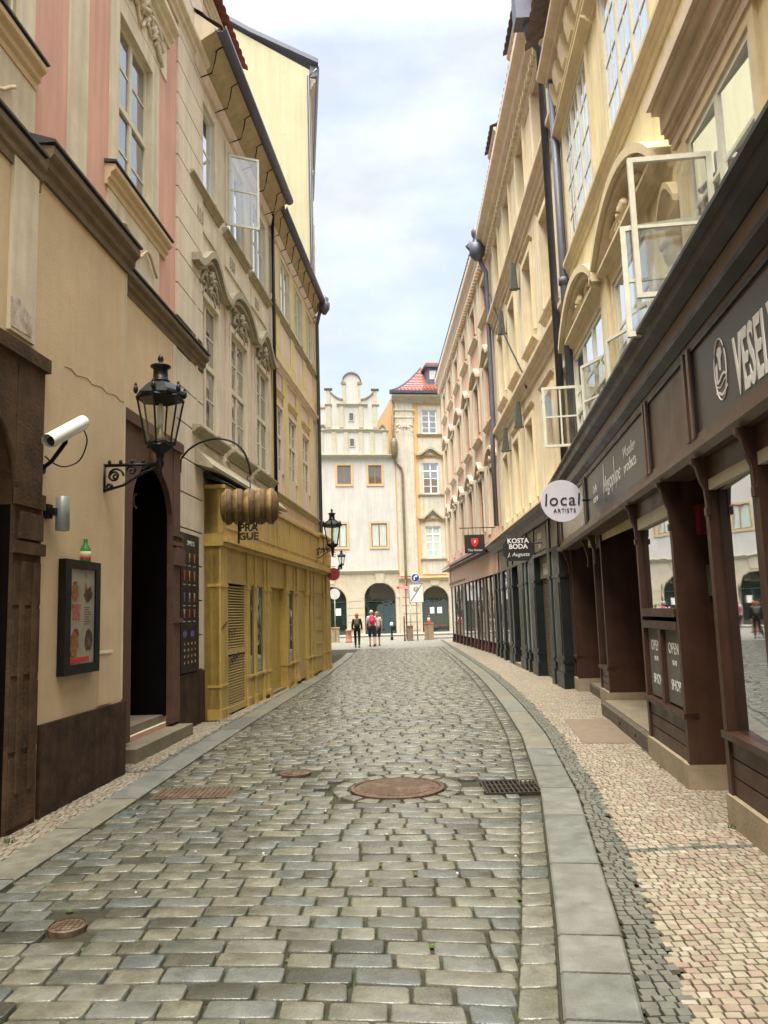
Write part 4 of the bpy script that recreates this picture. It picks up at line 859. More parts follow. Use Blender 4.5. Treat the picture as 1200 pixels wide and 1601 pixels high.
mb=MB(); wall(mb,FE,-14,7.0,4.6,13.1,[(*o,.15) for o in w1+w2],-9,white,white); 
mb.build('wall',wh)
mb=MB().use(limest)
for a in arches:
    c=(a[0]+a[1])/2; mb.poly(FE,[(c-.25,3.75),(c+.25,3.75),(c+.38,4.5),(c-.38,4.5)],.0,.07)
    r=(a[1]-a[0])/2; n=14; pts=[(c+(r+.03)*math.cos(math.pi*i/n),a[3]-1.1+1.13*math.sin(math.pi*i/n)) for i in range(n+1)]
    for (x,z),(x2,z2) in zip(pts,pts[1:]):
        e=lambda q,w_:(c+(q[0]-c)*1.22,a[3]-1.1+(q[1]-a[3]+1.1)*1.22); mb.poly(FE,[(x,z),e((x,z),0),e((x2,z2),0),(x2,z2)],0,.035)
for z in (.5,1.0,1.5,2.0,2.5):
    for (a,b) in ((3.2,4.4),(-.2,.9),(-3.7,-2.6)): mb.box(FE,a,b,0,.02,z,z+.46)
mb.use(olive); mb.sweep(FE,corn(4.45,4.72,.18),-14,7.0); mb.sweep(FE,corn(12.98,13.25,.3),-14,6.98)
mb.build('string_course',wh)
for a in arches:
    mb=MB().use(gArc); mb.box(FE,a[0],a[1],-.34,-.31,.1,a[3]); mb.use(mat('dark green arch frame',(.03,.05,.04),.5)); c=(a[0]+a[1])/2
    mb.box(FE,a[0],a[1],-.305,-.27,2.42,2.47); mb.box(FE,c+.25,c+.3,-.305,-.27,.1,2.42); mb.box(FE,a[0],a[1],-.33,-.2,.1,.3)
    if a[0]>4: mb.use(mat('dark blue door',(.02,.05,.06),.5)); mb.box(FE,c+.3,c+.75,-.305,-.25,.3,2.0)
    if 0<a[0]<4: mb.use(whitep); mb.box(FE,2.35,2.75,-.305,-.30,1.5,2.0)
    mb.build('arched_window',wh)
for (o,g_,rows) in [(x,glBr,1) for x in w1]+[(x,glC,1) for x in w2]:
    wo_=window(wh,FE,*o,.08,cols=2,rows=rows,tr=0,sub=1,fm=wood,gm=g_,fw_=.07,bar=.02)
    mb=MB().use(trimo); surround(mb,FE,*o,.16,.05,bottom=True); mb.build('frame',wo_)
# gable
mb=MB().use(white)
mb.box(FE,1.45,6.55,-.4,0,13.25,15.15); mb.box(FE,1.95,5.8,-.4,0,15.15,17.05); mb.box(FE,3.22,4.58,-.4,0,17.05,18.75)
mb.poly(FE,[(3.22+.68-.68*math.cos(math.pi*i/12),18.75+.72*math.sin(math.pi*i/12)) for i in range(13)],-.4,0)
for s in (1,-1):
    c=3.9; P=[(c-s*1.9,17.05),(c-s*1.9,18.15)]+[(c-s*(.68+1.0*(1-i/8)),17.45+.65*((1-i/8)**2)) for i in range(9)]+[(c-s*.68,17.05)]
    mb.poly(FE,P,-.4,0)
    mb.poly(FE,[(c-s*2.5+.0,15.15)]+[(c-s*(2.5-.55*i/8),15.15+.32*math.sin(math.pi*i/8)) for i in range(1,9)],-.4,0)
mb.box(FE,-14,1.2,-2.4,-2,13.2,17.2)
mb.build('gable',wh)
mb=MB().use(olive)
for u in (1.5,2.45,3.35,4.45,5.3,6.25): mb.box(FE,u-.12,u+.18,0,.06,13.25,14.95)
for u in (2.0,2.95,4.4,5.45): mb.box(FE,u,u+.3,0,.06,15.3,16.9)
for u in (3.22,4.38): mb.box(FE,u,u+.2,0,.05,17.2,18.7)
for u in (1.98,5.52): mb.box(FE,u,u+.3,0,.05,17.1,18.1)
mb.sweep(FE,corn(14.95,15.22,.14),1.9,5.85); mb.sweep(FE,corn(14.95,15.15,.12),1.38,1.9); mb.sweep(FE,corn(14.95,15.15,.12),5.85,6.6)
mb.sweep(FE,corn(16.9,17.15,.14),2.75,5.05); mb.sweep(FE,corn(16.9,17.12,.12),1.85,2.4); mb.sweep(FE,corn(16.9,17.12,.12),5.4,5.95)
mb.use(mat('weathered grey coping',(.20,.19,.15),.9,.3,5))
mb.sweep(FE,corn(18.1,18.3,.14),1.85,2.45); mb.sweep(FE,corn(18.1,18.3,.14),5.35,5.95); mb.box(FE,3.1,3.45,-.1,.1,18.62,18.8); mb.box(FE,4.35,4.7,-.1,.1,18.62,18.8)
mb.band(FE,[(3.9-.74*math.cos(math.pi*i/12),18.78+.80*math.sin(math.pi*i/12)) for i in range(13)],.1,-.3,.1)
for s in (1,-1): mb.band(FE,sorted([(3.9-s*(.68+1.0*(1-i/8)),17.52+.65*((1-i/8)**2)) for i in range(9)]),.1,-.3,.08)
for s in (1,-1): mb.band(FE,sorted([(3.9-s*(2.5-.55*i/8),15.22+.32*math.sin(math.pi*i/8)) for i in range(9)]),.09,-.3,.1)
mb.build('gable_moulding',wh)
for z in (13.9,15.85):
    mb=MB().use(olive); surround(mb,FE,3.68,3.98,z,z+.55,.07,.04,True); o=mb.build('window',wh); mb=MB().use(glD); mb.box(FE,3.68,3.98,0,.01,z,z+.55); mb.build('pane',o)
mb=MB().use(tile2); tileroof(mb,FE.p(1.5,-.4,14.5),FE.p(6.4,-.4,14.5),FE.p(6.4,-6,17),FE.p(1.5,-6,17),16,10); mb.build('roof',wh)
mb=MB().use(mat('weathered bronze pipe',(.16,.13,.07),.6,.3,5,metal=.3),True)
mb.tube([FE.p(u,.2,z) for u,z in ((6.85,17.4),(6.9,14.6),(7.0,12.9),(7.12,12.55),(7.45,12.2),(7.5,11.8),(7.5,4.8),(7.5,3.2))],.085,8); mb.lathe(FE.p(6.95,.22,12.9),[(.1,0),(.24,.25),(.26,1.2),(.2,1.5),(.12,1.55)],10); mb.build('downpipe',wh)
# white house behind, left of the gable, and thin roof railing at the right
bh=MB().use(white); bh.abox(-14,-3.75,63,70,0,18.6); bh.abox(1.9,3.0,62,66,14,17.8); bh.use(limest); bh.abox(-14,-3.6,62.9,70,18.6,18.8); bh.abox(1.8,3.1,61.9,66,17.8,17.95)
bh.build('town_house',label='plain white house rising behind the stepped gable',cat='building')
mb=MB().use(greyp)
for i in range(5): mb.abox(.9+.45*i,.94+.45*i,60.0,60.04,15,18.5)
for z in (16.2,17.2,18.4): mb.abox(.9,2.74,60.05,60.08,z,z+.05)
mb.build('roof_railing',label='thin grey metal railing on the roof between gable and orange house',cat='railing')
crmO=mat('pale baroque stucco',(.46,.43,.36),.9,.12,1.5,.3,40,streak=.2,stain=(.33,.3,.24),stains=.5)
# ================================================================== ORANGE HOUSE (end right)
oh=thing('town_house',(4,57.5,0),'orange and cream baroque house with red tiled roof at the street end','building')
FO=FE; off=[0,4.9]
W3=[(9.14,10.30,14.87,16.7),(9.08,10.26,10.28,12.62),(9.10,10.26,5.5,7.85)]
ops=[(a+k,b+k,c,d,.2) for k in off for a,b,c,d in W3]
mb=MB(); wall(mb,FE,7.02,17,4.1,17.9,ops,-9,orng,wpaint); mb.build('wall',oh)
mb=MB(); wall(mb,FE,7.02,17,0,4.1,[(8.66,10.70,0,3.44,.35),(13,15,0,3.44,.35)],-9,limest,limest)
for a in ((8.66,10.7),(13,15)): archpoly(mb,FE,*a,2.4,3.44,3.44,-.3,0)
for z in (.3,.9,1.5,2.1,2.7): mb.box(FE,7.2,8.5,0,.03,z,z+.52)
mb.poly(FE,[(9.4,3.5),(9.95,3.5),(10.1,4.05),(9.25,4.05)],0,.06)
mb.build('arcade_wall',oh)
mb=MB().use(crmO); mb.box(FE,7.1,8.45,0,.10,4.2,17.4)
for k in off:
    for o in W3: surround(mb,FE,o[0]+k,o[1]+k,o[2],o[3],.3,.05)
    for z0,z1 in ((13.2,14.5),(8.3,10.1),(4.3,5.4)): mb.box(FE,8.8+k,10.6+k,0,.04,z0,z1)
    mb.box(FE,11.6+k,12.6+k,0,.06,4.2,17.3)
mb.use(stL); mb.sweep(FE,corn(15.9,16.15,.15),7.0,8.55); mb.sweep(FE,corn(14.6,14.75,.1),7.05,8.5); mb.sweep(FE,corn(16.5,16.7,.18),7.0,8.6)
mb.use(stL,True); scrolls(mb,FE,7.8,15.4,1.2,.8,.16,.06); mb.build('pilaster',oh)
mb=MB().use(trimo); mb.sweep(FE,corn(3.85,4.12,.2),7.0,17); mb.build('string_course',oh); mb=MB().use(stG); mb.sweep(FE,corn(17.2,17.8,.5),6.9,17); mb.build('string_course',oh)
for k in off:
    for i,o in enumerate(W3):
        w_=window(oh,FE,o[0]+k,o[1]+k,o[2],o[3],.12,cols=2,rows=4,tr=.74 if i else 0,sub=1,fm=whitep,gm=(glM,glM,glC)[i],fw_=.08,bar=.05)
        mb=MB().use(stG); mb.sweep(FE,corn(o[2]-.22,o[2]-.02,.16),o[0]+k-.42,o[1]+k+.42); mb.build('sill',w_)
        if i:
            mb=MB().use(stG); a,b=o[0]+k-.5,o[1]+k+.5; zt=o[3]+.72
            if i==1: mb.band(FE,wave(a,b,zt,.48),.17,0,.28)
            else: mb.band(FE,[(a,zt),(a+.4,zt),((a+b)/2,zt+.62),(b-.4,zt),(b,zt)],.17,0,.28)
            mb.use(stG,True); scrolls(mb,FE,(a+b)/2,zt-.12,1.3,.55,.12,.045); mb.build('window_hood',oh)
mb=MB().use(gArc); mb.box(FE,13,15,-.34,-.31,.1,3.44); mb.build('arched_window',oh); mb=MB().use(gArc); mb.box(FE,8.66,10.7,-.34,-.31,.1,3.44); mb.use(MATS['dark green arch frame']); mb.box(FE,8.66,10.7,-.305,-.27,2.32,2.37); mb.use(mat('red window strip',(.2,.03,.03),.6)); mb.box(FE,9.6,10.5,-.305,-.3,.55,.6)  # plain red strip low on the arcade glass
mb.use(whitep); mb.box(FE,9.3,9.62,-.305,-.30,1.45,1.9); mb.box(FE,9.85,10.2,-.305,-.30,1.45,1.9); mb.build('arched_window',oh)
mb=MB().use(tile); a=Vector
def cur(t): return (6.75+2.6*t+.4*t*t, 18.0+ (1.3*t+1.5*t*t))
n=10
for i in range(n):
    (x0,z0),(x1,z1)=cur(i/n),cur((i+1)/n); d0=-(i/n)*3.2; d1=-((i+1)/n)*3.2
    tileroof(mb,FE.p(x0,.5+d0,z0),FE.p(17,.5+d0,z0),FE.p(17,.5+d1,z1),FE.p(x1,.5+d1,z1),int((17-x0)/.28),2,.04,.04)
mb.use(slate,True); mb.tube([FE.p(cur(i/n)[0],.5-3.2*i/n,cur(i/n)[1]+.05) for i in range(n+1)],.09,6); 
mb.build('roof',oh)
mb=MB().use(slate); mb.sweep(FE,[(.3,17.8),(.62,17.85),(.66,18.02),(.3,18.04)],6.7,17); mb.build('gutter',oh)
mb=MB().use(slate); mb.box(FE,9.9,11.5,-2.6,-1.0,18.9,20.35); mb.use(glC); mb.box(FE,10.1,11.2,-1.0,-.97,19.4,20.1); mb.use(slate); mb.box(FE,9.7,11.7,-2.8,-.8,20.35,20.5); mb.use(tile); mb.box(FE,9.9,11.5,-2.6,-1.2,20.5,20.8); mb.build('dormer',oh)
# ================================================================== RIGHT SIDE
FU=Fr((2.85,4.5),(3.62,16),'R'); F1=Fr((2.3,4.5),(3.6,16),'R'); FK=Fr((3.52,15.6),(3.80,27.6),'R'); FK2=Fr((3.85,27.6),(3.4,41.3),'R')
FR2=Fr((3.6,16),(3.75,24.5),'R'); FR3=Fr((3.75,24.5),(3.35,42),'R')
yh=thing('town_house',(4,9,0),'yellow house with arched window hoods and open casements above the brown shopfront, right','building')
wa=[(6.30,9.0-.25,3.9,5.92),(3.95,5.62,3.9,5.92),(.92,2.42,3.9,5.95),(-1.9,-.3,3.9,5.95)]
wb=[(6.35,8.40,7.75,9.93),(3.25,5.30,7.75,9.93),(.1,2.2,7.75,9.93),(-3.2,-1.4,7.75,9.93)]
mb=MB(); wall(mb,FU,-14,8.95,2.6,12.0,[(*o,.10) for o in wa+wb]+[(2.72,3.35,4.3,5.6,.3)],-9,yel,yelm); mb.build('wall',yh)
for o in wa+wb: surr(yh,FU,o,.11,.04,yelm)
mb=MB().use(yelm)
mb.box(FU,5.75,6.16,0,.09,3.9,6.1); mb.box(FU,2.52,2.70,0,.05,3.9,6.0)
mb.sweep(FU,corn(7.38,7.66,.12),-14,8.96); mb.sweep(FU,corn(10.45,10.62,.08),-14,8.96)
for i in range(20): mb.sweep(FU,[(0,10.65),(.10,10.7),(.15,10.95),(.16,11.12),(0,11.12)],8.7-.62*i,8.7-.62*i+.3)
mb.use(beigem); mb.sweep(FU,corn(11.12,11.5,.34),-14,9.0); mb.build('string_course',yh)
for i,o in enumerate(wb):
    w_=window(yh,FU,*o,.05,cols=3 if i!=1 else 3,rows=4,tr=0,sub=2,fm=wpaint,gm=glS,bar=.035)
    mb=MB().use(yelm); a,b=o[0]-.5,o[1]+.5; mb.sweep(FU,corn(9.98,10.16,.17),a,b); mb.build('window_hood',yh)
for i,o in enumerate(wa):
    w_=window(yh,FU,*o,.05,cols=2 if i>1 else 3,rows=3,tr=.5,sub=1,fm=wpaint,gm=glS,bar=.035,fw_=.07,sky_turn=i>1)
for (a,b,seg) in ((5.95,9.05,.62),(2.95,6.15,.66)):
    mb=MB().use(yelm); mb.sweep(FU,corn(6.02,6.24,.17),a,b); mb.band(FU,segarc(a,b,6.24,seg,18),.12,0,.24); mb.use(beigem); mb.band(FU,segarc(a+.12,b-.12,6.22,seg-.11,18),.09,0,.17)
    mb.use(yelm,True); c=(a+b)/2; scrolls(mb,FU,c,6.42,1.5,.34,.12,.04); mb.ball(FU.p(c,.08,6.46),.08,.08,.12,10,7)
    mb.build('window_hood',yh)
mb=MB().use(beigem)
for z0,z1,d in ((6.16,6.22,.07),(6.22,6.27,.11),(6.27,6.47,.14),(6.47,6.52,.22),(6.52,6.64,.27)): mb.box(FU,.35,2.80,0,d,z0,z1)
mb.box(FU,.55,2.75,0,.06,6.06,6.16); mb.build('window_hood',yh)
mb=MB().use(beigem); mb.sweep(FU,corn(6.3,6.95,.5),-2.5,.1); mb.build('window_hood',yh)
# niche bust
mb=MB().use(yelm); mb.band(FU,arc(2.72,3.35,5.6,.28,10),.07,0,.1); mb.box(FU,2.68,3.4,0,.14,4.2,4.3); mb.build('niche',yh)
mb=MB().use(mat('green grey weathered stone',(.17,.16,.12),.9,.35,12,.4,50),True); c=FU.p(3.02,.02,4.3); mb.lathe(c,[(.12,0),(.13,.06),(.08,.1),(.07,.2),(.16,.3),(.24,.42),(.23,.52),(.10,.62),(.075,.68)],14); mb.ball(c+Vector((0,0,.82)),.12,.13,.16,12,8)
for k in range(7): an=k*.9; mb.ball(c+Vector((.10*math.cos(an),.10*math.sin(an),.9)),.06,.06,.05,6,5)
mb.ball(c+Vector((-.12,-.02,.80)),.02,.02,.03,6,4); mb.build('bust',label='weathered stone bust in a niche behind the open casements',cat='statue')
# open casements
casement(yh,FU,1.95,4.25,5.55,.72,R(88),rows=2,m=wpaint)
casement(yh,FU,1.98,3.95,4.98,.80,R(80),rows=2,m=wpaint)
casement(yh,FU,8.72,4.35,5.42,.62,R(86),rows=2,cols=2,m=wpaint)
casement(yh,FU,6.75,4.15,5.3,.55,R(24),rows=2,m=wpaint,gm=LG,din=-.02)
casement(yh,FU,4.95,4.0,5.1,.58,R(22),rows=2,m=wpaint,din=-.02)
casement(yh,FU,4.15,4.0,5.1,.5,R(18),rows=2,m=wpaint,din=-.02)
mb=MB().use(tile2); tileroof(mb,FU.p(-14,.5,12.0),FU.p(9,.5,12.0),FU.p(9,-4,15.5),FU.p(-14,-4,15.5),90,18); mb.build('roof',yh)
mb=MB().use(slate,True); mb.tube([FU.p(8.80,.10,11.9),FU.p(8.80,.10,3.9)],.075,10); mb.tube([FU.p(8.80,.10,7.3),FU.p(8.80,.10,7.42)],.10,10); mb.build('downpipe',yh)
# beige house R2
bg_=thing('town_house',(4.5,19,0),'beige stucco house with deep window reveals and two long downpipes, right','building')
up_=[(6.3,7.4,11.2,13.0),(3.9,5.0,11.2,13.0),(1.4,2.5,11.2,13.0),(-1.0,.1,11.2,13.0)]; md=[(6.3,7.4,7.95,9.9),(3.9,5.0,7.95,9.9),(1.3,2.4,7.95,9.9),(-1.1,.0,7.95,9.9)]; lo=[(6.5,7.5,4.2,6.15),(4.4,5.4,4.2,6.15),(2.2,3.2,4.2,6.15),(-.2,.9,4.2,6.15),(-2.2,-1.2,4.2,6.15)]
mb=MB(); wall(mb,FR2,-2.62,8.5,2.8,13.9,[(*o,.38) for o in up_+md+lo],-9,beige,beige); mb.build('wall',bg_)
for o in up_+md+lo: window(bg_,FR2,*o,.32,cols=2,rows=3,tr=.6,sub=1,fm=wood,gm=glM)
mb=MB().use(beigem); mb.sweep(FR2,corn(13.2,13.9,.45),-2.6,8.5); mb.sweep(FR2,corn(10.55,10.95,.22),-2.6,8.5); mb.sweep(FR2,corn(6.85,7.25,.2),-2.6,8.5); mb.sweep(FR2,corn(12.95,13.1,.1),-2.6,8.5)
mb.use(yelm)
for i in range(40): u=-2.4+.27*i; mb.box(FR2,u,u+.13,.0,.17,13.12,13.3)
mb.build('string_course',bg_)
for o in up_+md: surr(bg_,FR2,o,.14,.06,beige)
for o in lo: surr(bg_,FR2,o,.12,.05,beige)
for o in md:
    mb=MB().use(beigem); mb.sweep(FR2,corn(7.62,7.76,.14),o[0]-.25,o[1]+.25); mb.build('window_sill',bg_)
    mb=MB().use(beigem); mb.sweep(FR2,corn(10.1,10.22,.10),o[0]-.2,o[1]+.2); mb.build('window_hood',bg_)
for o in lo:
    mb=MB().use(beigem); mb.sweep(FR2,corn(6.4,6.50,.08),o[0]-.2,o[1]+.2); mb.build('window_hood',bg_)
mb=MB().use(tile2); tileroof(mb,FR2.p(-2.6,.4,13.95),FR2.p(8.5,.4,13.95),FR2.p(8.5,-4,17.2),FR2.p(-2.6,-4,17.2),44,16); mb.build('roof',bg_)
for (u0,u1) in ((5.3,6.6),(-1.4,2.2)):
    mb=MB().use(beige); mb.box(FR2,u0,u1,-2.2,.0,13.9,15.6); mb.use(beigem); mb.sweep(FR2,corn(15.3,15.6,.15),u0-.1,u1+.1); mb.use(glM); mb.box(FR2,u0+.3,u1-.3,.0,.01,14.2,15.1); mb.use(tile2); tileroof(mb,FR2.p(u0-.1,.22,15.62),FR2.p(u1+.15,.22,15.62),FR2.p(u1+.15,-2.5,16.9),FR2.p(u0-.1,-2.5,16.9),int((u1-u0)/.25)+1,7); mb.build('dormer',bg_)
mb=MB().use(slate,True); mb.tube([FR2.p(-2.1,.55,13.4),FR2.p(-2.1,.45,12.6),FR2.p(-1.9,.22,12.5),FR2.p(-1.9,.22,3.8)],.07,10); mb.use(slate); mb.box(FR2,-2.3,-1.9,.4,.72,12.9,13.6); mb.build('downpipe',bg_)
mb=MB().use(slate,True); mb.tube([FR2.p(8.45,.4,13.6),FR2.p(8.45,.3,12.9),FR2.p(8.42,.16,12.6),FR2.p(8.42,.16,7.2),FR2.p(8.42,.22,7.0),FR2.p(8.42,.22,4.2)],.075,10)
mb.lathe(FR2.p(8.4,.42,13.0),[(.1,0),(.24,.15),(.28,.5),(.2,.55),(.12,.62),(.1,.75),(.16,.85),(.17,1.0),(.08,1.15)],10); mb.tube([FR2.p(8.4,.6,13.3),FR2.p(8.4,.75,13.5),FR2.p(8.4,.62,13.65)],.05,6); mb.build('downpipe',bg_)
# two grey flower-box shaped flood lights on the beige wall and cable
fld=mat('dark grey floodlight',(.09,.095,.08),.5,.2,5,metal=.3)
def flood(u,z,lab):
    t=thing('floodlight',tuple(FR2.p(u,0,z)),lab,'floodlight','floodlights on the beige house'); mb=MB().use(fld,True); mb.tube([FR2.p(u,0,z-.3),FR2.p(u,.28,z-.3)],.025,6); mb.build('arm',t); mb=MB().use(fld); mb.poly(Fr(tuple(FR2.p(u,.10,0)[:2]),tuple(FR2.p(u,1.1,0)[:2])),[(-.04,z-.32),(.16,z-.32),(.10,z+.35),(.0,z+.35)],-.09,.09); mb.build('housing',t)
flood(3.05,10.0,'grey box floodlight on the beige wall, upper and nearer of the upper pair'); flood(5.6,9.75,'grey box floodlight on the beige wall, farther of the upper pair'); flood(3.5,6.5,'grey box floodlight on the beige wall, nearer of the lower pair'); flood(6.0,6.4,'grey box floodlight on the beige wall, farther of the lower pair')
mb=MB().use(iron,True); mb.tube([FR2.p(8.1,.12,11.7),FR2.p(5.6,.16,9.6),FR2.p(4.2,.14,8.5),FR2.p(2.8,.1,7.4),FR2.p(2.4,.1,6.9)],.022,5); mb.build('wall_cable',bg_)
# rose house R3
r3=thing('town_house',(4.5,33,0),'salmon and cream house with deep plum windows, farthest on the right side','building')
U=[.9+2.85*i for i in range(6)]
tp=[(u,u+1.15,11.85,13.0) for u in U]; mi=[(u,u+1.15,8.1,10.0) for u in U]; lw_=[(u,u+1.15,4.4,6.4) for u in U]
mb=MB(); wall(mb,FR3,0,17.5,2.8,14.3,[(*o,.22) for o in tp+mi+lw_],-9,salm,salm); mb.build('wall',r3)
for o in tp+mi+lw_: window(r3,FR3,*o,.16,cols=2,rows=3,tr=.62,sub=1,fm=plum,gm=glM)
for i in range(7): mb=MB().use(crm3); u=2.85*i-.25; mb.box(FR3,max(0,u-.1),min(17.5,u+.45),0,.04,4.2,13.45); mb.build('pilaster',r3)
for o in tp+mi+lw_: surr(r3,FR3,o,.13,.05,crm3)
mb=MB().use(stP); mb.sweep(FR3,corn(13.5,14.3,.32),-.02,17.5); mb.use(beigem); 
for i in range(60): mb.box(FR3,.05+.29*i,.2+.29*i,0,.2,13.42,13.6)
mb.build('main_cornice',r3)
for i,o in enumerate(tp):
    mb=MB().use(beigem); mb.sweep(FR3,corn(11.5,11.68,.15),o[0]-.35,o[1]+.35); mb.build('window_sill',r3)
for i,o in enumerate(mi):
    mb=MB().use(beigem); a,b=o[0]-.35,o[1]+.35; mb.band(FR3,(segarc if i%2 else wave)(a,b,10.25,.4),.12,0,.17); mb.build('window_hood',r3)
    mb=MB().use(beigem); mb.sweep(FR3,corn(7.7,7.88,.15),a,b); mb.build('window_sill',r3)
for i,o in enumerate(lw_):
    mb=MB().use(beigem); a,b=o[0]-.35,o[1]+.35; mb.band(FR3,(wave if i%2 else segarc)(a,b,6.7,.4),.12,0,.16); mb.use(beigem,True); scrolls(mb,FR3,(a+b)/2,6.65,.8,.35,.1,.035); mb.build('window_hood',r3)
mb=MB().use(tile2); tileroof(mb,FR3.p(0,.3,14.35),FR3.p(17.5,.3,14.35),FR3.p(17.5,-4,17.5),FR3.p(0,-4,17.5),60,14); mb.build('roof',r3)
# ------------------------------------------------ brown shopfront
bs=thing('shopfront',(3,9,0),'dark brown timber shopfront with recessed doors and sign fascia, right foreground','shopfront')
mb=MB().use(shopf); mb.box(F1,-9,11.25,-.35,.02,2.78,3.66); mb.use(shopd); mb.box(F1,-9,11.25,-1.5,-.35,2.72,2.80)
mb.box(F1,-9,11.25,-1.6,-1.3,0,2.75); mb.use(shopf); mb.box(F1,-9,11.25,.02,.05,3.56,3.66); mb.box(F1,-9,11.25,.02,.05,2.78,2.85)
for a,b in ((1.36,1.42),(1.50,1.56),(2.9,2.96),(3.02,3.08),(7.25,7.32),(7.4,7.48),(10.75,10.85),(11.15,11.25)): mb.box(F1,a,b,.02,.065,2.85,3.56)
mb.build('fascia',bs)
def panel(a,b,m,nm='sign_panel'):
    mb=MB().use(m); mb.box(F1,a,b,.02,.032,2.87,3.54); o=mb.build(nm,bs)
    mb=MB().use(shopd); mb.box(F1,a-.03,a,.032,.05,2.85,3.56); mb.box(F1,b,b+.03,.032,.05,2.85,3.56); mb.box(F1,a,b,.032,.05,3.52,3.56); mb.use(shopf); mb.box(F1,a,b,.032,.046,2.85,2.875); mb.build('frame',o); return o
p1=panel(-4.5,1.33,shopg); panel(1.60,2.86,shopf,'fascia_panel'); p3=panel(3.12,7.2,shopg); panel(7.55,10.7,mat('reflection toned fascia panel',(.22,.17,.12),.25,.2,2),'fascia_panel')  # last panel: paler base colour stands in for its reflection
mb=MB()
mb.use(mat('brown cornice light',(0.166,0.128,0.109),.4,.12,3)); mb.sweep(F1,[(0,3.66),(.07,3.66),(.09,3.70),(.10,3.84),(0,3.84)],-9,11.27)
mb.use(shopd); mb.sweep(F1,[(.0,3.60),(.06,3.602),(.12,3.66),(.12,3.70),(.09,3.701),(.08,3.665),(0,3.66)],-9,11.28); mb.sweep(F1,[(0,3.84),(.11,3.842),(.2,3.88),(.22,3.95),(.27,3.97),(.27,4.0),(-.7,4.12),(-.7,3.9)],-9,11.3)
mb.use(shopf); mb.sweep(F1,[(-.2,2.69),(.06,2.692),(.11,2.73),(.11,2.77),(.03,2.78),(-.2,2.779)],-9,11.28)
mb.build('cornice',bs)
# window bays
def bayR(u0,u1,d,z0=.24,z1=.62,near=True,dep=.95,name='window_bay'):
    mb=MB().use(plin); mb.box(F1,u0,u1,-dep,d+.03,0,z0)
    mb.use(shopb); mb.box(F1,u0,u0+.05,-dep,d-.1,z0,2.72); mb.box(F1,u1-.05,u1,-dep,d-.1,z0,2.72); mb.box(F1,u0+.05,u1-.05,d-.06,d-.02,z0,z1)
    for i in range(3): 
        zz=z0+(z1-z0)*i/3; mb.box(F1,u0+.05,u1-.05,d-.02,d-.008,zz+.008,zz+(z1-z0)/3-.004)
    for a in (u0,u1-.08): mb.box(F1,a,a+.08,d-.1,d+.01,z0,2.70)
    mb.box(F1,u0,u1,d-.1,d+.03,z1,z1+.05); mb.box(F1,u0,u1,d-.1,d-.0,2.52,2.70)
    mb.box(F1,u0+.05,u1-.05,-dep,-dep+.05,z0,2.7); mb.box(F1,u0+.05,u1-.05,-dep+.05,d-.1,z0,z0+.06)
    return mb.build(name,bs)
b1=bayR(-8.5,1.42,0,.22,.62)
for (a,b) in ((.40,1.32),(-.95,.28),(-2.6,-1.07),(-4.5,-2.72)):
    mb=MB().use(glShop); mb.quad(F1.p(a,-.022,.67),F1.p(b,-.065,.67),F1.p(b,-.065,2.44),F1.p(a,-.022,2.44)); mb.use(mat('pale blind box',(.36,.33,.25),.6)); mb.box(F1,a,b,-.05,.0,2.44,2.52); mb.build('pane',b1)
mb=MB().use(shopb)
for a in (.28,-1.07,-2.72): mb=MB().use(shopb); mb.box(F1,a,a+.12,-.1,.012,.67,2.52); mb.build('mullion',b1)
b2=bayR(2.47,4.07,0,.22,.60,dep=.46)
mb=MB().use(glShop); mb.box(F1,2.57,3.97,-.06,-.05,1.56,2.40); mb.build('pane',b2)
for a_ in ((2.57,3.97,.015,1.36,1.44),(2.57,3.97,.025,1.48,1.56),(3.22,3.32,.012,.65,1.36)): mb=MB().use(shopb); mb.box(F1,a_[0],a_[1],-.1,*a_[2:]); mb.build('rail',b2)
mb=MB().use(mat('pale blind box',(.36,.33,.25),.6)); mb.box(F1,2.6,3.95,-.05,.0,2.40,2.52); mb.build('blind_box',b2)
for i,(a,b) in enumerate(((2.6,3.2),(3.34,3.94))):
    mb=MB().use(mat('chalkboard',(.10,.10,.085),.6,.2,6)); mb.box(F1,a,b,-.04,-.03,.67,1.35); cb=mb.build('poster_board',b2)
    c=(a+b)/2; text(cb,'board_lettering','OPEN',F1.p(c,-.028,1.18),-F1.t,.15,whitep,.001); text(cb,'board_lettering','10-18',F1.p(c,-.028,1.05),-F1.t,.07,whitep,.001); text(cb,'board_lettering','SHOP',F1.p(c,-.028,.84),-F1.t,.14,whitep,.001)
b3=bayR(7.60,8.45,-.18,.30,.62,dep=1.0); mb=MB().use(glShop); mb.box(F1,7.7,8.35,-.24,-.23,.67,2.52); mb.build('pane',b3)
b4=bayR(10.68,11.22,-.10,.25,.62,dep=1.0); mb=MB().use(glShop); mb.box(F1,10.78,11.12,-.16,-.15,.67,2.52); mb.build('pane',b4)
b5=bayR(9.62,9.86,-.95,.4,.7,dep=1.25)
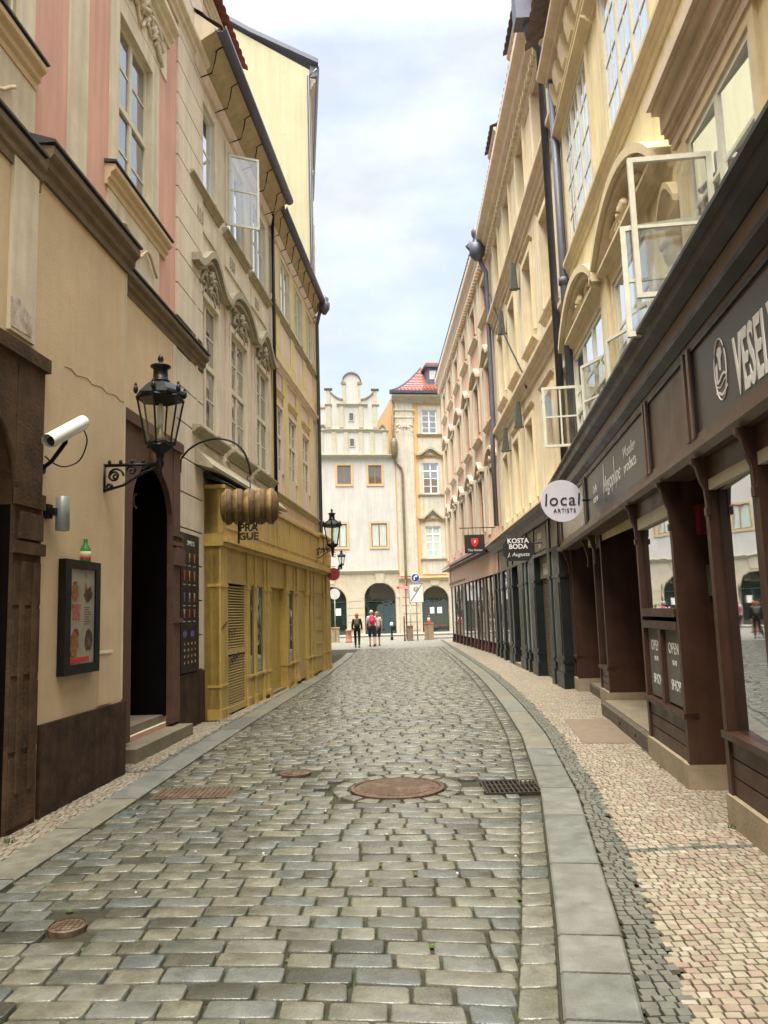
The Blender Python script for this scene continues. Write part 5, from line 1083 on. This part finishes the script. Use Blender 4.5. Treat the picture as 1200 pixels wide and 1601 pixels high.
# recess contents, steps and doors
for (a,b,lab) in ((1.42,2.47,1),(4.07,7.6,2),(8.45,10.68,3)):
    mb=MB().use(shopb); dd=-1.24
    n=1 if b-a<1.2 else (2 if b-a<2.5 else 3)
    for i in range(n):
        x0=a+(b-a)*i/n; x1=a+(b-a)*(i+1)/n; mb.box(F1,x0,x0+.1,dd,dd+.08,.2,2.72); mb.box(F1,x1-.1,x1,dd,dd+.08,.2,2.72); mb.box(F1,x0+.1,x1-.1,dd,dd+.08,.2,.75); mb.box(F1,x0+.1,x1-.1,dd,dd+.08,2.15,2.3)
    o=mb.build('door',bs); mb=MB().use(glD); mb.box(F1,a+.1,b-.1,dd+.02,dd+.04,.75,2.15); mb.build('pane',o)
mb=MB().use(stone); mb.box(F1,4.12,7.58,-1.3,-.08,0,.19); mb.use(mat('step riser',(.09,.075,.055),.8,.3,6)); mb.box(F1,4.10,7.4,-.08,.0,0,.175)
for u in (4.9,5.9): mb.use(interior); mb.poly(F1,[(u+.03*math.cos(k),.09+.02*math.sin(k)) for k in [j*.785 for j in range(8)]],0,.004)
mb.build('door_step',bs)
mb=MB().use(stone); mb.box(F1,8.47,10.66,-1.3,-.32,0,.17); mb.use(MATS['step riser']); mb.box(F1,8.47,10.6,-.32,-.28,0,.155); mb.build('door_step',bs)
mb=MB().use(stone); mb.box(F1,1.42,2.47,-1.3,-.5,0,.06); mb.build('door_step',bs)
mb=MB().use(ocre); mb.box(F1,2.50,2.60,-.62,-.47,.06,2.3); mb.build('door_jamb',bs)
mb=MB().use(wood); mb.box(F1,6.9,7.58,-1.2,-.95,.20,.32); mb.build('bench',bs)
# carved brackets under the fascia
for (u,d) in ((1.35,0),(2.50,0),(4.02,0),(7.63,-.1),(8.4,-.1),(10.72,-.05),(11.18,-.05),(.33,0)):
    mb=MB().use(shopb); f_=Fr(tuple(F1.p(u,0,0)[:2]),tuple(F1.p(u,1,0)[:2])); mb.poly(f_,[(d,2.3),(d+.02,2.33),(d+.03,2.45),(d+.06,2.52),(d+.08,2.62),(d+.11,2.65),(d+.11,2.69),(d,2.69)],-.022,.022); mb.box(F1,u-.03,u+.03,d,d+.03,2.25,2.31); mb.build('bracket',bs)
for u_ in (2.0,6.2,9.6): mb=MB().use(gold,True); mb.tube([F1.p(u_,-1.15,.95),F1.p(u_,-1.10,.95),F1.p(u_,-1.10,1.25),F1.p(u_,-1.15,1.25)],.015,6); mb.build('handle',bs)
t=thing('meter_box',tuple(F1.p(2.42,-.5,1.75)),'grey green metal meter box in the recess beside the brown window bay','meter box'); mb=MB().use(mat('grey green enamel',(.07,.08,.06),.5,.15,5)); mb.box(F1,2.34,2.465,-.44,-.26,1.66,1.93); mb.build('case',t); mb=MB().use(iron,True); mb.ball(F1.p(2.335,-.35,1.8),.012,.012,.012,6,4); mb.build('knob',t)
t=thing('fire_alarm_box',tuple(F1.p(2.4,-.5,2.3)),'dark red box high in the recess above the meter box','alarm box'); mb=MB().use(mat('dark red box paint',(.13,.012,.015),.5,.2,5)); mb.box(F1,2.34,2.465,-.36,-.20,2.20,2.46); mb.build('case',t); mb=MB().use(black,True); mb.tube([F1.p(2.44,-.3,2.2),F1.p(2.44,-.3,1.93)],.02,6); mb.build('conduit',t)
# signs on the fascia
text(p1,'sign_lettering','VESELÝ',F1.p(.43,.034,3.09),-F1.t,.54,whitep,.003,align='LEFT',sx=.42,bold=.012,sp=1.05)
mb=MB().use(whitep,True); cu,cz=.71,3.19; E_=lambda a,rx=.125,rz=.215,oz=0:F1.p(cu+rx*math.cos(a),.036,cz+oz+rz*math.sin(a))
mb.tube([E_(i*.2617) for i in range(25)],.006,4,cap=False); mb.use(whitep)
mb.poly(F1,[(cu-.05,cz+.10),(cu-.03,cz+.15),(cu+.02,cz+.155),(cu+.055,cz+.12),(cu+.03,cz+.09),(cu+.02,cz+.0),(cu-.01,cz-.01),(cu-.02,cz+.07)],.033,.038)
mb.poly(F1,[(cu+.06,cz+.06),(cu+.10,cz+.04),(cu+.095,cz-.08),(cu+.07,cz-.07)],.033,.038)
for k in range(3): mb.band(F1,[(cu-.115+.023*i,cz-.05-.05*k+.018*math.sin(i*.6+k)) for i in range(11)],.018 if k!=1 else .006,.033,.038)
mb.build('sign_logo',p1)
text(p3,'sign_lettering','Dolls\nrooms',F1.p(6.45,.034,3.17),-F1.t,.16,whitep,.002)
text(p3,'sign_lettering','Hugopupe',F1.p(5.15,.034,3.16),-F1.t,.30,whitep,.002,shear=.3)
mb=MB().use(whitep,True)
for (u,z0,z1) in ((5.63,2.95,3.45),(4.86,3.02,3.40)): mb.tube([F1.p(u,.036,z0),F1.p(u+.02,.036,(z0+z1)/2),F1.p(u,.036,z1)],.006,4)
mb.build('sign_flourish',p3)
text(p3,'sign_lettering','Wooden\nproducts',F1.p(3.95,.034,3.22),-F1.t,.19,whitep,.002)
# local artists disc
t=thing('projecting_sign',(2.97,11.5,3.17),'round pale sign reading local ARTISTS projecting over the pavement','sign')
disc(t,'sign_face',2.65,11.5,3.17,.315,discw,.03); mb=MB().use(iron); mb.tube([(2.95,11.5,3.17),(3.15,11.52,3.17)],.014,6); mb.box(AX,3.08,3.1,11.45,11.57,3.1,3.24); mb.build('arm',t)
dk=mat('sign black',(.02,.02,.02),.5)
text(t,'sign_lettering','local',(2.65,11.494,3.18),(1,0,0),.26,dk,.002,shear=.1,sp=1.12); text(t,'sign_lettering','ARTISTS',(2.68,11.494,3.02),(1,0,0),.085,dk,.002,sp=1.1)
# ------------------------------------------------ black-green shopfront
ks=thing('shopfront',(3.6,21,0),'black green panelled shopfront with roller shutter under the beige house','shopfront')
LK=12.0
mb=MB().use(kbl); mb.box(FK,0,LK,-.5,-.30,0,3.7); mb.use(kgr); mb.box(FK,0,LK,-.3,.02,2.85,3.45); mb.use(kbl)
for u in (0,.95,2.95,4.1,6.8,7.9,10.0,11.8): mb.box(FK,u,u+.12,.02,.06,2.85,3.45)
mb.box(FK,0,LK,-.3,.05,2.78,2.85); mb.build('fascia',ks)
mb=MB().use(kbl); mb.sweep(FK,[(0,3.45),(.08,3.47),(.12,3.6),(.24,3.68),(.28,3.76),(0,3.80)],-.05,LK); mb.use(yelm); mb.sweep(FK,[(0,3.80),(.30,3.765),(.30,3.80),(-.1,3.98)],-.05,LK); mb.build('cornice',ks)
for (a,b,d) in [(-.35,.72,.06),(1.05,1.30,.05),(3.15,3.95,.04),(4.35,4.55,.05),(5.0,5.9,.04),(7.0,7.3,.05),(7.6,8.2,.04),(9.2,9.6,.05),(10.4,10.7,.04),(11.3,11.6,.05)]:
    mb=MB().use(kbl); a=max(a,0.02); mb.box(FK,a,b,-.3,d,.0,2.78); mb.box(FK,a-.02,b+.02,-.28,d+.03,0,.32); mb.box(FK,a-.02,b+.02,-.28,d+.03,.5,.56); mb.box(FK,a-.02,b+.02,-.28,d+.025,2.2,2.26)
    if b-a>.5: mb.box(FK,a+.1,b-.1,d,d+.015,.65,2.1)
    mb.build('pilaster',ks)
def bayK(a,b,m,rows=0):
    mb=MB().use(kbl); mb.box(FK,a,b,-.25,-.03,0,.5); mb.use(m); mb.box(FK,a,b,-.10,.005,.5,2.75)
    return mb.build('shop_window',ks)
bayK(.72,1.05,glC); bayK(3.95,4.35,glC); bayK(4.55,5.0,glC); bayK(7.3,7.6,glC); bayK(8.2,9.2,glD); bayK(9.6,10.4,glM); bayK(10.7,11.3,glD)
mb=MB().use(shut)
for i in range(44): z=.02+.051*i; mb.sweep(FK,[(-.2,z),(-.155,z+.005),(-.15,z+.045),(-.2,z+.049)],1.3,3.15)
mb.use(kgr); mb.box(FK,1.3,3.15,-.2,-.1,2.28,2.8); mb.use(mat('torn poster white',(.5,.48,.42),.8,.5,12,stain=(.2,.19,.15),stains=.9))
mb.box(FK,1.6,2.7,-.1,-.095,2.36,2.62); mb.build('roller_shutter',ks)
mb=MB().use(mat('deep green black door',(.008,.014,.015),.4)); mb.box(FK,5.9,7.0,-.29,-.26,.08,2.7); mb.use(stone); mb.box(FK,5.7,7.2,-.3,.08,0,.10); mb.build('door',ks)
mb=MB().use(kgr); mb.box(FK,1.42,3.05,.02,.035,2.9,3.42); o=mb.build('sign_panel',ks); text(o,'sign_lettering','Jakub\nart',FK.p(2.2,.037,3.14),-FK.t,.24,whitep,.002,shear=.2)
t=thing('projecting_sign',(3.3,17.5,2.9),'black rounded sign reading KOSTA BODA projecting over the pavement','sign')
mb=MB().use(MATS['sign black']); w2_,h2_=.335,.26; sf=Fr((2.98,17.5),(3.98,17.5)); pts=[(-w2_+.10,-h2_),(w2_-.10,-h2_),(w2_,-.12),(w2_+.01,0),(w2_,.12),(w2_-.10,h2_),(-w2_+.10,h2_),(-w2_,.12),(-w2_-.01,0),(-w2_,-.12)]; mb.poly(sf,[(u,2.92+z) for u,z in pts],0,.05); mb.build('sign_face',t)
mb=MB().use(iron,True); mb.tube([(3.3,17.52,3.05),(3.6,17.52,3.05)],.015,6); mb.build('arm',t)
text(t,'sign_lettering','KOSTA\nBODA',(2.98,17.447,3.04),(1,0,0),.15,whitep,.002,bold=.004); text(t,'sign_lettering','J. Augusta',(2.98,17.447,2.80),(1,0,0),.12,whitep,.002,shear=.3)
# far brown shopfront
k2=thing('shopfront',(3.6,34,0),'reddish brown shopfront with beige fascia panels under the salmon house','shopfront')
mb=MB().use(mat('olive beige fascia',(.26,.23,.16),.7,.2,3)); mb.box(FK2,0,13.6,-.3,.02,3.02,3.62); mb.use(mat('dull brown ledge',(.20,.15,.10),.8,.2,4)); mb.box(FK2,0,13.6,-.3,.10,2.92,3.02); mb.use(shopb); mb.box(FK2,0,13.6,-.5,-.3,0,3.6)
for i in range(8): mb.box(FK2,.2+1.85*i,.4+1.85*i,.02,.05,3.02,3.62)
mb.build('fascia',k2)
mb=MB().use(tile2); tileroof(mb,FK2.p(-.1,.42,3.70),FK2.p(13.8,.42,3.70),FK2.p(13.8,0,4.05),FK2.p(-.1,0,4.05),50,3); mb.use(shopd); mb.box(FK2,-.1,13.8,.0,.42,3.62,3.68); mb.build('shop_roof',k2)
for u in (.1,.9,1.9,2.6,3.5,4.5,5.4,6.6,7.9,9.0,10.4,11.8,13.2):
    mb=MB().use(mat('reddish brown shop paint',(0.0588,0.0231,0.0168),.5,.2,5)); mb.box(FK2,u,u+.22,-.3,.03,0,2.92); mb.box(FK2,u-.02,u+.25,-.28,.05,0,.25); mb.build('pilaster',k2)
for i,(a,b) in enumerate(((.38,.9),(1.18,1.9),(2.18,2.6),(2.88,3.5),(3.78,4.5),(4.78,5.4),(5.68,6.6),(6.88,7.9),(8.18,9.0),(9.28,10.4),(10.68,11.8),(12.08,13.2))):
    mb=MB().use(MATS['reddish brown shop paint']); mb.box(FK2,a,b,-.25,-.08,0,.4); mb.use([glM,glD,glC][i%3]); mb.box(FK2,a,b,-.08,.0,.42,2.92); mb.build('shop_window',k2)
t=thing('projecting_sign',(3.9,26,4.1),'square black sign with a red shield hanging below a thin iron arm','sign')
mb=MB().use(MATS['sign black']); mb.abox(2.66,3.33,26,26.06,3.48,4.10); mb.build('sign_face',t); mb=MB().use(iron,True); mb.tube([(2.5,26.03,4.33),(3.85,26.03,4.33)],.016,6); mb.tube([(2.8,26.03,4.33),(2.8,26.03,4.1)],.01,5); mb.tube([(3.2,26.03,4.33),(3.2,26.03,4.1)],.01,5); mb.build('arm',t)
sf=Fr((3.0,26),(4,26)); mb=MB().use(redp); mb.poly(sf,[(-.12,3.98),(.12,3.98),(.12,3.83),(.07,3.73),(0,3.68),(-.07,3.73),(-.12,3.83)],0,.008); mb.use(whitep); mb.poly(sf,[(-.02,3.9),(.03,3.93),(.03,3.83),(-.02,3.81)],.008,.012); mb.build('shield',t); text(t,'sign_lettering','The House',(3.0,25.995,3.58),(1,0,0),.11,whitep,.002)
# ================================================================== square furniture
sp=thing('road_sign',(1.55,44.5,0),'blue round arrow sign above a white zone board on twin poles','road sign')
pole(sp,1.32,44.5,0,2.3,.035); pole(sp,1.68,44.5,0,3.2,.035)
disc(sp,'blue_disc',1.66,44.42,3.52,.25,bluep,.02,rim=whitep)
mb=MB().use(whitep); f=Fr((1.66,44.40),(2.66,44.40)); mb.poly(f,[(-.09,3.38),(-.03,3.38),(-.03,3.55),(.02,3.58),(.02,3.52),(.14,3.61),(.02,3.70),(.02,3.64),(-.09,3.58)],.0,.006); mb.build('arrow',sp)
mb=MB().use(whitep); mb.abox(1.30,2.06,44.42,44.45,2.15,3.18); mb.use(greyp); 
for x0,x1,z0,z1 in ((1.27,1.30,2.12,3.21),(2.06,2.09,2.12,3.21),(1.3,2.06,2.12,2.15),(1.3,2.06,3.18,3.21)): mb.abox(x0,x1,44.40,44.46,z0,z1)
mb.build('zone_board',sp)
mb=MB().use(mat('sign grey print',(.20,.21,.20),.5)); f=Fr((1.68,44.42),(2.68,44.42)); mb.poly(f,[(-.36,2.2),(-.28,2.2),(.36,3.12),(.28,3.12)],0,.004)
mb.poly(f,[(.16*math.cos(k),2.87+.16*math.sin(k)) for k in [j*.52 for j in range(12)]],.0,.003); mb.build('board_marks',sp)
text(sp,'sign_lettering','P',(1.68,44.41,2.87),(1,0,0),.28,whitep,.002)
t=thing('pointer_sign',(.95,46,0),'red and white pointer boards on a dark red post behind the zone board','sign'); pole(t,1.12,46,0,3.5,.04,mat('dark red post',(.16,.03,.03),.5)); mb=MB().use(mat('pale red board',(.6,.25,.22),.5)); mb.abox(.65,1.4,45.93,45.96,2.95,3.12); mb.build('board',t); mb=MB().use(redp); mb.abox(.6,.75,45.925,45.965,2.98,3.09); mb.build('pointer_tip',t); mb=MB().use(trimo); mb.abox(1.9,2.3,45.93,45.96,3.0,3.12); mb.build('board',t)
def block(name,x0,x1,y0,y1,z,m,label,cat,cap=None):
    t=thing(name,((x0+x1)/2,(y0+y1)/2,0),label,cat); mb=MB().use(m); mb.abox(x0,x1,y0,y1,0,z); mb.abox(x0-.03,x1+.03,y0-.03,y1+.03,z,z+.05); mb.abox(x0-.03,x1+.03,y0-.03,y1+.03,0,.06)
    for i in range(1,4): xx=x0+(x1-x0)*i/4; mb.abox(xx-.006,xx+.006,y0-.006,y0,.07,z-.02)
    mb.build('body',t); return t
wp=mat('planter timber',(.33,.25,.16),.8,.2,4,streak=.3)
block('planter_box',-3.25,-2.78,45,45.5,.80,wp,'pale wooden planter box at the left corner of the square','planter')
block('planter_box',2.12,2.62,45,45.5,.90,wp,'tall pale wooden planter box carrying a striped traffic cone','planter')
block('planter_box',1.10,1.42,44.0,44.3,.80,mat('brown stone block',(.20,.15,.10),.8,.2,6),'small brown block at the foot of the sign poles','bollard')
t=thing('bollard',(-2.2,44.5,0),'stout rust brown cylindrical bollard left of the walkers','bollard'); mb=MB().use(mat('terracotta bollard',(.30,.13,.08),.7,.2,5),True); mb.lathe((-2.2,44.5,0),[(.2,0),(.2,.06),(.165,.1),(.165,.62),(.19,.66),(.17,.72),(.05,.74)],16); mb.build('body',t); mb=MB().use(whitep); mb.lathe((-2.2,44.5,0),[(.06,.74),(.05,.78)],10); mb.build('cap',t)
t=thing('traffic_cone',(2.38,45.25,.95),'small red and white traffic cone standing on the tall planter box','traffic cone'); mb=MB().use(redp); mb.abox(2.22,2.54,45.1,45.4,.95,.98); mb.use(redp,True); mb.lathe((2.38,45.25,.98),[(.12,0),(.095,.1)],14); mb.use(whitep,True); mb.lathe((2.38,45.25,1.08),[(.095,0),(.06,.16)],14); mb.use(redp,True); mb.lathe((2.38,45.25,1.24),[(.06,0),(.03,.14),(.01,.15)],14); mb.build('body',t)
t=thing('bollard',(.24,46.5,0),'slim dark post bollard with a white ball top right of the walkers','bollard'); mb=MB().use(iron,True); mb.lathe((.24,46.5,0),[(.09,0),(.09,.15),(.06,.18),(.055,.75),(.07,.8)],12); mb.build('post',t); mb=MB().use(whitep,True); mb.ball((.24,46.5,.92),.10,.10,.12,12,8); mb.build('ball_top',t)
t=thing('bollard',(.86,44.4,0),'thin rusty post left of the sign poles','bollard'); mb=MB().use(rust,True); mb.lathe((.95,44.4,0),[(.06,0),(.045,.1),(.045,1.35),(.02,1.4)],10); mb.build('post',t)
# ================================================================== people
def skinmesh(name,par,verts,edges,rad,m,sub=2,root=0):
    me=bpy.data.meshes.new(name); me.from_pydata(verts,edges,[]); o=bpy.data.objects.new(name,me); C.objects.link(o)
    md=o.modifiers.new('s','SKIN'); md.use_smooth_shade=True
    sk=me.skin_vertices[0].data
    for i,r in enumerate(rad): sk[i].radius=(r,r) if not isinstance(r,tuple) else r; sk[i].use_root=(i==root)
    sb=o.modifiers.new('b','SUBSURF'); sb.levels=sub; sb.render_levels=sub
    dg=bpy.context.evaluated_depsgraph_get(); m2=bpy.data.meshes.new_from_object(o.evaluated_get(dg)); bpy.data.objects.remove(o)
    m2.materials.clear(); m2.materials.append(m); o=bpy.data.objects.new(name,m2); C.objects.link(o); m2.polygons.foreach_set('use_smooth',[True]*len(m2.polygons))
    if par is not None: o.parent=par
    return o
def person(loc,h,label,stride,top,bottom,hair,shorts=False,legskin=False,shoe=None,armbend=.05,sleeve='long',hairlen=0,rot=0):
    t=thing('person',loc,label,'person'); s=h/1.75; t.rotation_euler=(0,0,rot)
    st=stride; kL=(-.1,.10+st*.5,.50); aL=(-.1,st,.09); kR=(.1,.04-st*.1,.50); aR=(.1,-st,.10)
    P=[(0,0,.98),(0,0,1.12),(0,0,1.30),(0,0,1.44),(0,.01,1.52),(0,.02,1.60),(0,.02,1.70),   #0-6 trunk, neck, head
       (-.10,0,.92),kL,aL,(-.1,aL[1]+.15,.04), (.10,0,.92),kR,aR,(.1,aR[1]+.15,.04),       #7-14 legs
       (-.17,0,1.42),(-.235,-.02-armbend*.4,1.14),(-.25,.06+armbend,.90), (.17,0,1.42),(.235,-.02+armbend*.2,1.14),(.25,.05-armbend,.90), #15-20
       (0,.115,1.60)]                                                        #21 nose
    Rr=[(.15,.105),(.135,.095),(.16,.11),(.11,.08),.055,.082,.07, .085,.055,.038,(.04,.03),.085,.055,.038,(.04,.03), .058,.042,.028,.058,.042,.028,.014]
    Ed=[(0,1),(1,2),(2,3),(3,4),(4,5),(5,6),(0,7),(7,8),(8,9),(9,10),(0,11),(11,12),(12,13),(13,14),(3,15),(15,16),(16,17),(3,18),(18,19),(19,20),(5,21)]
    for w in (17,20):
        a=P[w]; b=(a[0],a[1]+.02,a[2]-.08); P.append(b); Rr.append((.034,.018)); k=len(P)-1; Ed.append((w,k))
        for q,ln in ((-.028,.070),(-.010,.082),(.010,.078),(.028,.062)):
            P.append((b[0]+q*.4,b[1]+q,b[2]-ln*.6)); Rr.append(.0095); Ed.append((k,len(P)-1)); P.append((b[0]+q*.4,b[1]+q+.012,b[2]-ln)); Rr.append(.008); Ed.append((len(P)-2,len(P)-1))
        P.append((b[0],b[1]+.045,b[2]+.02)); Rr.append(.010); Ed.append((k,len(P)-1)); P.append((b[0],b[1]+.055,b[2]-.02)); Rr.append(.009); Ed.append((len(P)-2,len(P)-1))
    sc=lambda L_:[(x*s,y*s,z*s) for x,y,z in L_]; rr=lambda L_:[(r[0]*s,r[1]*s) if isinstance(r,tuple) else r*s for r in L_]
    skinmesh('body',t,sc(P),Ed,rr(Rr),skin)
    # shirt / jacket
    i=[0,1,2,3,15,16,18,19] if sleeve=='short' else [0,1,2,3,15,16,17,18,19,20]
    PT=[P[k] for k in i]; RT=[(.175,.125),(.165,.12),(.185,.13),(.125,.10)]+([.075,.066,.075,.066] if sleeve=='short' else [.078,.062,.045,.078,.062,.045])
    if sleeve=='short':
        for q in (5,7): a=PT[q-1]; b=PT[q]; PT[q]=tuple(a[j]+(b[j]-a[j])*.75 for j in range(3))
        ET=[(0,1),(1,2),(2,3),(3,4),(4,5),(3,6),(6,7)]
    else:
        ET=[(0,1),(1,2),(2,3),(3,4),(4,5),(5,6),(3,7),(7,8),(8,9)]
    PT[0]=(0,0,.90); skinmesh('jacket' if sleeve=='long' else 'shirt',t,sc(PT),ET,rr(RT),top)
    PL=[P[0],P[7],P[8],P[9],P[11],P[12],P[13]]; RL=[(.165,.12),.105,.075,.055,.105,.075,.055]; EL=[(0,1),(1,2),(2,3),(0,4),(4,5),(5,6)]
    if shorts:
        for q in (3,6): a=PL[q-1]; PL[q]=(a[0],a[1],a[2]-.04)
        RL=[(.165,.12),.11,.085,.08,.11,.085,.08]
    skinmesh('shorts' if shorts else 'trousers',t,sc(PL),EL,rr(RL),bottom)
    for k in (9,13):
        mb=MB().use(shoe or black,True); a=P[k]; mb.ball((a[0]*s,(a[1]+.06)*s,.045*s),.05*s,.135*s,.05*s,12,7); o=mb.build('shoe'); o.parent=t
    mb=MB().use(hair,True); mb.ball((0,-.005*s,1.655*s),.098*s,.112*s,.115*s,14,9)
    if hairlen: mb.ball((0,-.05*s,1.58*s),.08*s,.06*s,.12*s,10,7)
    o=mb.build('hair'); o.parent=t
    for sg_ in (-1,1): mb=MB().use(skin,True); mb.ball((sg_*.098*s,.01*s,1.62*s),.014*s,.022*s,.034*s,8,6); o=mb.build('ear'); o.parent=t
    return t
def backpack(loc,s,m,label,rot=0):
    x,y,z=loc; t=thing('backpack',loc,label,'backpack'); mb=MB().use(m,True)
    mb.ball((x,y-.20*s,z+.0),.15*s,.11*s,.23*s,14,10); mb.ball((x,y-.28*s,z-.06),.11*s,.06*s,.12*s,12,8); mb.build('bag',t)
    mb=MB().use(black,True)
    for q in (-1,1): mb.tube([(x+q*.09*s,y-.14*s,z+.18*s),(x+q*.10*s,y-.02*s,z+.245*s),(x+q*.10*s,y+.13*s,z+.16*s),(x+q*.11*s,y+.12*s,z-.02*s),(x+q*.12*s,y-.12*s,z-.14*s)],.014,6)
    mb.build('strap',t); return t
bk=mat('black cloth',(.010,.010,.012),.85,.2,8); nav=mat('navy denim',(.02,.035,.07),.85,.2,8); lg=mat('pale mauve shirt',(.50,.42,.48),.85,.15,8); pk=mat('pale pink shirt',(.62,.50,.52),.85,.1,8)
person((-1.46,37.6,0),1.62,'person in black with auburn hair walking away, leftmost of the walkers',.16,bk,bk,mat('auburn hair',(.35,.13,.04),.7,.3,20),hairlen=1)
person((-.77,38.2,0),1.74,'person in mauve shirt and navy shorts carrying a bright red backpack',.14,lg,nav,mat('grey blond hair',(.42,.36,.27),.7,.3,20),shorts=True,sleeve='short')
person((-.52,38.9,0),1.66,'person in pale pink top with bare legs half hidden behind the red backpack walker',-.14,pk,mat('dark shorts',(.03,.03,.035),.85),mat('light brown hair',(.30,.18,.08),.7,.3,20),shorts=True,sleeve='short',hairlen=1)
backpack((-1.46,37.6,1.17),.85,mat('olive black backpack',(.07,.07,.05),.8,.2,9),'small olive backpack worn by the person in black')
backpack((-.74,38.2,1.28),1.0,mat('red backpack cloth',(.62,.03,.07),.7,.1,9),'bright red backpack worn by the person in mauve')
